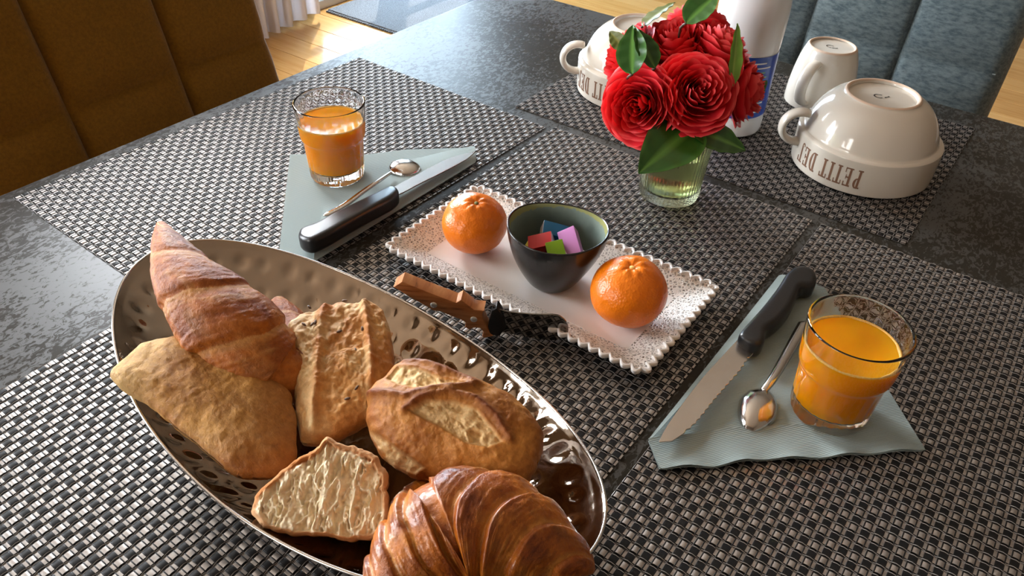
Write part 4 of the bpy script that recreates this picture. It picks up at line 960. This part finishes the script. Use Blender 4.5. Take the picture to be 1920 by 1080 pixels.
def camellia(pos, axis, scale, label, seed):
    t = thing('camellia', label, 'flower', (pos[0], pos[1], pos[2]+T), 0); r_ = random.Random(seed); ax_ = Vector(axis).normalized()
    q = ax_.to_track_quat('Z', 'Y').to_matrix().to_4x4()
    for k, (a_, b_, cnt, d_) in enumerate(RINGS):
        for i in range(cnt):
            o = bpy.data.objects.new('petal', PM[k][r_.random() < .5]); COL.objects.link(o); o.parent = t
            az = 2*PI*i/cnt+k*.62+r_.uniform(-.10, .10); s = r_.uniform(.95, 1.06)
            tl_ = Matrix.Rotation(r_.uniform(-.07, .07), 4, 'X') @ Matrix.Rotation(r_.uniform(-.07, .07), 4, 'Y')
            o.matrix_local = q @ Matrix.Scale(scale, 4) @ tl_ @ Matrix.Rotation(az, 4, 'Z') @ Matrix.Scale(s, 4)
    p0 = Vector((0, 0, 0))-ax_*.009*scale; end = neck+Vector((r_.uniform(-.012, .012), r_.uniform(-.012, .012), -.05))-Vector(pos)
    nk = neck+Vector((r_.uniform(-.015, .015), r_.uniform(-.015, .015), .0))-Vector(pos)
    P = catmull([p0, p0*.4+nk*.6-ax_*.008, nk, end], 14); v_, f_ = tube([tuple(p) for p in P], .0015, 8); mesh('stem', v_, f_, M['twig'], t)
    bm = bmesh.new(); bmesh.ops.create_uvsphere(bm, u_segments=14, v_segments=8, radius=.008*scale)
    for v in bm.verts: v.co = q.to_3x3() @ Vector((v.co.x, v.co.y, v.co.z*.7-.009*scale))
    bm_obj('calyx', bm, M['leaf'], t, smooth=True)
    return t
cd = Vector((.4445, -.6423, .6244)); rt = Vector((.8079, .5886, .0303)); up_ = Vector((-.387, .491, .7805))
def dirc(r, u, f): return rt*r+up_*u+cd*f
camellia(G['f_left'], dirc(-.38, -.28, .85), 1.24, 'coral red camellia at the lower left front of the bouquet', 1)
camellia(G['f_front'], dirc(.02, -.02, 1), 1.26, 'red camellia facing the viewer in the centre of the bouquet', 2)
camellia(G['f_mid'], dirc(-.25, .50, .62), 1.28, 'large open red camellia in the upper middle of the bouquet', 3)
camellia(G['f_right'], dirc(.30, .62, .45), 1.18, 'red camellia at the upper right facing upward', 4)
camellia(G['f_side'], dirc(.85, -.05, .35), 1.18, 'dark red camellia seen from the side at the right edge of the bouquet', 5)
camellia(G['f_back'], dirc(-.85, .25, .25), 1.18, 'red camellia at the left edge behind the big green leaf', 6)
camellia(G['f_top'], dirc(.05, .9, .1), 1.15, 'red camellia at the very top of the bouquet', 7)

def leaf(key, wd, normal, fold, m, label, bend=.10):
    a, b = Vector(G[key][0]), Vector(G[key][1]); L_ = (b-a).length; y = (b-a).normalized(); nrm = Vector(normal); nrm = (nrm-y*nrm.dot(y)).normalized(); x = y.cross(nrm)
    V, K, F = [], [], []; nu, nv = 8, 18
    for side in (0, 1):
        for j in range(nv+1):
            v = j/nv; w_ = wd*(math.sin(PI*min(1, v**.85))**.75)*(1-.25*v) if 0 < v < 1 else .0002
            for i in range(nu+1):
                u = -1+2*i/nu; z = abs(u)*w_*math.tan(fold)-bend*L_*(v*v)+bend*L_*.4*v+.0006*math.sin(v*26+abs(u)*3)*abs(u)
                p = x*(u*w_*math.cos(fold))+y*(v*L_)+nrm*(z-side*.0005); V.append(p); K.append((math.exp(-(u/.07)**2)*.8+(.3 if abs(u) > .97 else 0), 0, 0))
    n_ = (nu+1)*(nv+1)
    for j in range(nv):
        for i in range(nu): c_ = j*(nu+1)+i; F += [(c_, c_+1, c_+nu+2, c_+nu+1), (n_+c_, n_+c_+nu+1, n_+c_+nu+2, n_+c_+1)]
    t = thing('camellia_leaf', label, 'leaf', (a.x, a.y, a.z+T)); mesh('leaf_blade', V, F, m, t, mask=np.array(K))
    nk = neck-a; bk = -cd*.028; P = catmull([(0, 0, 0), tuple(bk), tuple(nk*.6+bk*.6), tuple(nk), tuple(nk+Vector((0, 0, -.04)))], 12); v_, f_ = tube([tuple(p) for p in P], .0011, 6); mesh('leaf_stalk', v_, f_, M['twig'], t)
leaf('leaf_left', .0150, dirc(-.45, .15, 1), .25, M['leaf'], 'dark green oval leaf standing up on the left over the red camellias', .02)
leaf('leaf_left2', .0120, dirc(.25, .15, 1), .30, M['leaf'], 'mid green pointed leaf right beside the dark oval leaf on the left', .02)
leaf('leaf_olive', .0120, dirc(-.6, .5, .5), .2, M['leaf_olive'], 'olive leaf at the top left of the bouquet')
leaf('leaf_top', .0150, dirc(-.35, .25, .8), .25, M['leaf'], 'grey green leaf pointing up out of the top of the bouquet')
leaf('leaf_bright', .0080, dirc(.4, .15, .8), .35, M['leaf_bright'], 'bright yellow green narrow leaf upright at the right of the bouquet', .06)
leaf('leaf_low', .0270, dirc(-.10, .15, 1), .22, M['leaf'], 'large dark leaf hanging over the front of the glass vase', .05)
leaf('leaf_lowright', .0190, dirc(.05, .5, .85), .15, M['leaf'], 'glossy green leaf spreading low to the right of the vase', .06)
leaf('leaf_small', .0080, dirc(-.5, .3, .6), .2, M['leaf_olive'], 'small brownish leaf tip at the left behind the camellias')
leaf('leaf_r', .0085, dirc(.3, .3, .6), .2, M['leaf'], 'small green leaf behind the camellia at the right edge')
# ================================================================ HAMMERED DISH
DC, DA, DB, DR = np.array([.4747, -.8281]), .1958, .0980, -.0784
def rimz(t): return .0555+.0093*np.cos(2*t)+.0027*np.cos(t)-.0066*np.sin(t)
def dish_pt(t, s):
    """t angle, s 0 centre..1 rim -> local x, y, z"""
    x, y = DA*s*np.cos(t), DB*s*np.sin(t); z = .0040+(rimz(t)-.0040)*s**2.3
    return x, y, z
dish = thing('bread_dish', 'oval hammered steel dish holding croissants and bread pieces', 'dish', (DC[0], DC[1], T+ZM), DR)
nt, ns = 420, 84; tt = np.linspace(0, 2*PI, nt, endpoint=False); V = []; rl = np.random.RandomState(4)
# dimples in staggered rings
dm_ = []
for k, s in enumerate((.91, .77, .62, .47)):
    nd = int(2*PI*math.sqrt((DA**2+DB**2)/2)*s/.0185)
    # equal arc spacing
    tx = np.linspace(0, 2*PI, 2000); P = np.stack([DA*s*np.cos(tx), DB*s*np.sin(tx)], 1); dl = np.r_[0, np.cumsum(np.linalg.norm(np.diff(P, axis=0), axis=1))]
    for i in range(nd):
        tq = np.interp((i+.5*(k % 2)+rl.uniform(-.15, .15)) % nd*dl[-1]/nd, dl, tx); dm_.append((DA*s*math.cos(tq), DB*s*math.sin(tq), rl.uniform(.0052, .0076), rl.uniform(.6, 1.0)))
dm_ = np.array(dm_); Sg = np.linspace(0.004, 1, ns)
for side in (0, 1):
    for s in Sg:
        x, y, z = dish_pt(tt, s); P = np.stack([x, y], 1); dz = np.zeros(nt)
        D = np.linalg.norm(P[:, None]-dm_[None, :, :2], axis=2)/dm_[None, :, 2]; wgt = np.where(D < 1, (1-D**2)**1.5, 0)*dm_[None, :, 3]
        dz = -.0017*wgt.max(1)*(1 if side == 0 else .6)+.0004*(s > .98)
        for i in range(nt): V.append((x[i], y[i], z[i]+dz[i]-(0.0012 if side else 0)))
F = []
for side in (0, 1):
    o = side*ns*nt
    for j in range(ns-1):
        for i in range(nt):
            a, b = o+j*nt+i, o+j*nt+(i+1) % nt; F.append((a, a+nt, b+nt, b)[::-1] if not side else (a, a+nt, b+nt, b))
F.append(tuple(range(nt))); F.append(tuple(range(ns*nt, ns*nt+nt))[::-1])
mesh('hammered_bowl', V, F, M['dish'], dish, sharp=80)
ci = []
for t in np.linspace(0, 2*PI, 260, endpoint=False): x, y, z = dish_pt(t, 1.0); ci.append((x, y, z))
V, F = [], []; k = len(ci)
for i in range(k):
    p = np.array(ci[i]); a, b = np.array(ci[i-1]), np.array(ci[(i+1) % k]); tg = (b-a)/np.linalg.norm(b-a); nr = np.cross(tg, (0, 0, 1)); nr /= np.linalg.norm(nr); bn = np.cross(nr, tg)
    for j in range(8): q = 2*PI*j/8; V.append(p+nr*math.cos(q)*.0010+bn*math.sin(q)*.0010-np.array((0, 0, .0004)))
for i in range(k):
    for j in range(8): a, b = i*8+j, i*8+(j+1) % 8; c_, d_ = ((i+1) % k)*8+j, ((i+1) % k)*8+(j+1) % 8; F.append((a, c_, d_, b))
mesh('rolled_rim', V, F, M['steel'], dish)
bm = bmesh.new(); bmesh.ops.create_cone(bm, cap_ends=True, segments=64, radius1=.030, radius2=.034, depth=.0035)
for v in bm.verts: v.co.x *= 1.7; v.co.z += .00175-.0002
bm_obj('foot', bm, M['steel'], dish, smooth=True)

# ================================================================ BREADS: solids built over a tilted mid plane
def bread(key, name, label, mk, Hf, Hb, n=260, k=64, kf=2.6, kb=2.4, feat=None, namp=.0016, nsc=55, seed=0, edge_n=.0010, cat='bread', smooth_out=3):
    g = G[key]; O, U_, V__, Nn = (np.array(g[q]) for q in ('o', 'u', 'v', 'n')); R = closed_resample(g['out'], n, smooth_out)
    e3 = np.c_[R, np.zeros(n)]; cc = R.mean(0); dr = (R-cc)/np.linalg.norm(R-cc, axis=1)[:, None]; R = R+dr*(fbm(e3, 160, 3, seed+9)*edge_n)[:, None]
    P2, hh, mk_ = [], [], []
    for side in (0, 1):
        q = np.linspace(0, 1, k+1)**(.8); q = q[(0 if side == 0 else 0):]
        for t in q:
            P = cc+(R-cc)*t; P2.append(P)
            if side == 0: hh.append(Hf*(1-t**kf)**(1/2.2)*np.ones(n))
            else: hh.append(-Hb*(1-t**kb)**(1/2.2)*np.ones(n))
            mk_.append(np.full(n, t))
    P2 = np.vstack(P2); h = np.concatenate(hh); tt_ = np.concatenate(mk_); front = np.arange(len(h)) < (k+1)*n
    P3 = np.c_[P2, h]; fall = 1-.5*sstep(.9, 1, tt_)
    h = h+np.where(front, 1, -1)*(fbm(P3+seed, nsc, 4, seed)*namp*1.6+fbm(P3, nsc*5, 3, seed+3)*namp*.75)*fall
    mask = np.zeros((len(h), 3)); mask[:, 1] = np.clip(sstep(.05, .5, fbm(P3, 30, 3, seed+20))*.7+.35*sstep(.8, 1, tt_), 0, 1)
    if feat: h, mask = feat(P2, h, mask, front, tt_, {q: np.array(v) for q, v in g['f'].items()})
    org = O.copy(); V = P2[:, :1]*U_+P2[:, 1:2]*V__+h[:, None]*Nn
    F = []
    for side in (0, 1):
        o = side*(k+1)*n
        for j in range(k):
            for i in range(n):
                a, b = o+j*n+i, o+j*n+(i+1) % n
                F.append((a, a+n, b+n, b) if side == 0 else (a, b, b+n, a+n))
    for i in range(n):
        a, b = k*n+i, k*n+(i+1) % n; o = (k+1)*n; F.append((a, o+a, o+b, b))
    t = thing(name, label, cat, (org[0], org[1], org[2]+T)); mesh('crust' if name != 'bread_slice' else 'crumb_and_crust', V, F, M[mk], t, mask=mask)
    return t, g, (O, U_, V__, Nn)
def f_flat(P, h, m, fr, t, f):
    m[:, 0] = sstep(-.2, .5, fbm(np.c_[P, h], 26, 3, 4))*.15+.45*sstep(-.02, -.06, P[:, 0]); m[:, 1] = m[:, 1]*.7+.5*sstep(.92, 1, t)*fr+.35*sstep(.0, .05, P[:, 0])
    return h, m
bread('bread_flat', 'bread_piece', 'broad pale floury bread piece overhanging the left rim of the steel dish', 'bread_pale', .0125, .017, feat=f_flat, namp=.0012, nsc=40, seed=2)
def f_seed(P, h, m, fr, t, f):
    d1 = seg_dist(P, f['ridge1']); d2 = seg_dist(P, f['ridge2'])
    h = h+fr*(.0042*np.exp(-(d1/.0035)**2)+.0048*np.exp(-(d2/.0028)**2)+.0012*fbm(np.c_[P*np.array([1, .35]), h*0], 240, 3, 8))
    left = sstep(-.012, -.020, P[:, 0]); m[:, 0] = np.clip(fr*(left*.55+.45*sstep(.0, .4, fbm(np.c_[P, h], 70, 3, 6))), 0, 1)
    m[:, 1] = np.clip(m[:, 1]*.7+.5*np.exp(-(d1/.003)**2)+.5*np.exp(-(d2/.003)**2), 0, 1)
    return h, m
t_, g_, fr_ = bread('bread_seeded', 'bread_piece', 'squarish seeded bread chunk in the middle of the steel dish beside the croissant', 'bread_seed', .0135, .019, kf=4.5, kb=3, feat=f_seed, namp=.0020, nsc=60, seed=5, edge_n=.0016, smooth_out=1)
def seeds(t, g, fr, pts, h):
    for p in pts:
        bm = bmesh.new(); bmesh.ops.create_uvsphere(bm, u_segments=8, v_segments=6, radius=.0011); a = rng.random()*3
        for v in bm.verts: v.co = Matrix.Rotation(a, 3, 'Z') @ Vector((v.co.x*1.9, v.co.y*.8, v.co.z*.6)); q = Vector(fr[1])*(p[0]+v.co.x)+Vector(fr[2])*(p[1]+v.co.y)+Vector(fr[3])*(h+v.co.z); v.co = q
        bm_obj('seed', bm, M['seed'], t, smooth=True)
seeds(t_, g_, fr_, g_['f']['seeds'], .0138)
def f_slash(P, h, m, fr, t, f):
    pale = 0; 
    for k_, w_ in (('sl1', 1), ('sl2', 1), ('sl3', 1)):
        d = sdist(P, f[k_]); a = sstep(.0010, -.0015, d); pale = np.maximum(pale, a)
        h = h-fr*a*(.0028+.0016*fbm(np.c_[P*np.array([1, 1]), h*0], 330, 3, 5))
    ear = 0
    for k_ in ('ear1', 'ear2', 'ear3'): d = seg_dist(P, f[k_]); e = np.exp(-(d/.0026)**2); ear = np.maximum(ear, e); h = h+fr*e*.0034
    dh = sdist(P, f['hole']); h = h-fr*.0035*sstep(.0008, -.002, dh)
    m[:, 0] = np.clip(fr*pale*(.75+.25*fbm(np.c_[P, h], 300, 2, 3))*(1-.6*ear), 0, 1); m[:, 1] = np.clip((m[:, 1]*.7+.75*ear*(1-pale*.5)+.25*sstep(.3, -.3, fbm(np.c_[P, h], 45, 3, 77)))*(1-pale), 0, 1)
    return h, m
bread('bread_slashed', 'bread_piece', 'golden bread end with open slashes at the right side of the steel dish', 'bread_gold', .0215, .022, feat=f_slash, kf=2.8, namp=.0012, nsc=50, seed=8, n=300, k=80)
def f_cut(P, h, m, fr, t, f):
    lo = P[:, 1].min(); P3 = np.c_[P[:, 0]*1.25, P[:, 1]*.62, P[:, 0]*0]
    c1 = fbm(P3+.003*fbm(P3, 200, 2, 3)[:, None], 62, 3, 31, .5); c2 = fbm(P3, 170, 3, 37, .6); ins = sstep(.93, .86, t)
    wall = np.maximum(np.exp(-(c1/.13)**2), .75*np.exp(-(c2/.16)**2)); hole = (1-wall)*.0046
    h = np.where(fr, h-ins*hole+.0010*fbm(P3, 600, 2, 5)*ins, h+.0)
    crust = sstep(.86, .93, t+.05*sstep(-.005, .02, P[:, 1])+.03*fbm(np.c_[P, h*0], 90, 2, 3)); crust = np.where(fr, crust, 1)
    m[:, 0] = np.clip(np.where(fr, (1-crust)*(.72+.28*wall), 0), 0, 1); m[:, 1] = np.clip(crust*(.75+.25*fbm(np.c_[P, h], 60, 2, 3)), 0, 1)
    return h, m
bread('bread_cut', 'bread_slice', 'cut bread end showing white open crumb at the near edge of the steel dish', 'crumb', .0035, .040, kf=9, kb=2.6, feat=f_cut, namp=.0014, nsc=70, seed=12, n=320, k=96, edge_n=.0018, smooth_out=1)

# ================================================================ CROISSANTS
def croissant(key, label, mk, nb, bmid, seed, skew=.9, n=420, c=200, flat=.86, amp=.075):
    S = catmull(np.array(G[key]), n); P, Rr = S[:, :3], np.abs(S[:, 3]); org = P.mean(0)
    d = np.r_[0, np.cumsum(np.linalg.norm(np.diff(P, axis=0), axis=1))]; s = d/d[-1]
    tg = np.gradient(P, axis=0); tg /= np.linalg.norm(tg, axis=1)[:, None]; ph = np.linspace(0, 2*PI, c, endpoint=False)
    up = np.tile([0, 0, 1.], (n, 1)); sd = np.cross(tg, up); sd /= np.linalg.norm(sd, axis=1)[:, None]; bn = np.cross(sd, tg)
    SS, PH = np.meshgrid(s, ph, indexing='ij')
    # bands overlap from both tips towards the fat middle at s = bmid
    q = np.abs(SS-bmid)/np.where(SS < bmid, bmid, 1-bmid)
    base = np.stack([np.cos(PH)*1.3, np.sin(PH)*1.3, SS*7], -1)
    band = (q**.85)*nb+.34*skew*np.sin(PH-1.2)*(SS < bmid)-.34*skew*np.sin(PH-1.2)*(SS >= bmid)+.16*fbm(base, .8, 3, seed)
    band = np.where(q < .04, 0.02, band); fr = band-np.floor(band)
    prof = sstep(0, .16, fr)*(1-(fr)**2.0)+.12; edge = np.exp(-((fr-.02)/.06)**2)+np.exp(-((1-fr)/.03)**2)
    st = fbm(np.stack([band*11, PH*1.1+seed, SS*3], -1), 1., 5, seed+3, .6)
    r = Rr[:, None]*(1-amp*1.1+amp*2.0*prof*(1-.4*q)+.045*fbm(base, 1.6, 3, seed+8)+.034*st+.012*fbm(base, 9, 3, seed+4))
    X = P[:, None]+sd[:, None]*(np.cos(PH)*r)[..., None]+bn[:, None]*(np.sin(PH)*r*flat)[..., None]
    V = (X-org).reshape(-1, 3); m = np.zeros((n*c, 3))
    m[:, 0] = np.clip((.75*sstep(.80, .98, fr)+.7*sstep(.12, .5, st)*sstep(.2, .8, fr)+.30*sstep(.1, .5, fbm(base, 2.2, 3, seed+30))), 0, 1).ravel()*.4
    m[:, 1] = np.clip(.75*prof*sstep(-.35, .35, fbm(base, 1.7, 4, seed+40))+.35*sstep(.1, .5, -st), 0, 1).ravel()*.9
    F = [(i*c+j, i*c+(j+1) % c, (i+1)*c+(j+1) % c, (i+1)*c+j) for i in range(n-1) for j in range(c)]
    F.append(tuple(range(c))[::-1]); F.append(tuple(range((n-1)*c, n*c)))
    t = thing('croissant', label, 'croissant', (org[0], org[1], org[2]+T)); mesh('pastry', V, [f[::-1] for f in F], M[mk], t, mask=m); return t
croissant('cro_left', 'long flaky croissant pointing up over the left far rim of the steel dish', 'croissant_dry', 4, .62, 3, amp=.055)
croissant('cro_near', 'large glossy croissant at the near right end of the steel dish', 'croissant', 4, .60, 9, amp=.085, skew=2.6)
croissant('cro_under', 'darker croissant mostly hidden under the glossy one beside the cut bread', 'croissant', 3, .5, 15)

# ---------------------------------------------------------------- repeats share a group phrase
GROUPS = {'placemat': 'woven placemats on the table', 'upholstered_chair': 'upholstered chairs round the table', 'camellia': 'red camellias in the vase', 'camellia_leaf': 'camellia leaves in the bouquet',
          'clementine': 'clementines on the white tray', 'juice_glass': 'glasses of orange juice', 'steak_knife': 'black handled knives on the napkins', 'teaspoon': 'teaspoons on the napkins', 'napkin': 'paper napkins',
          'breakfast_bowl': 'upturned breakfast bowls', 'bread_piece': 'bread pieces in the steel dish', 'croissant': 'croissants in the steel dish'}
for o in COL.objects:
    k = o.name.split('.')[0]
    if o.parent is None and k in GROUPS and 'label' in o: o['group'] = GROUPS[k]
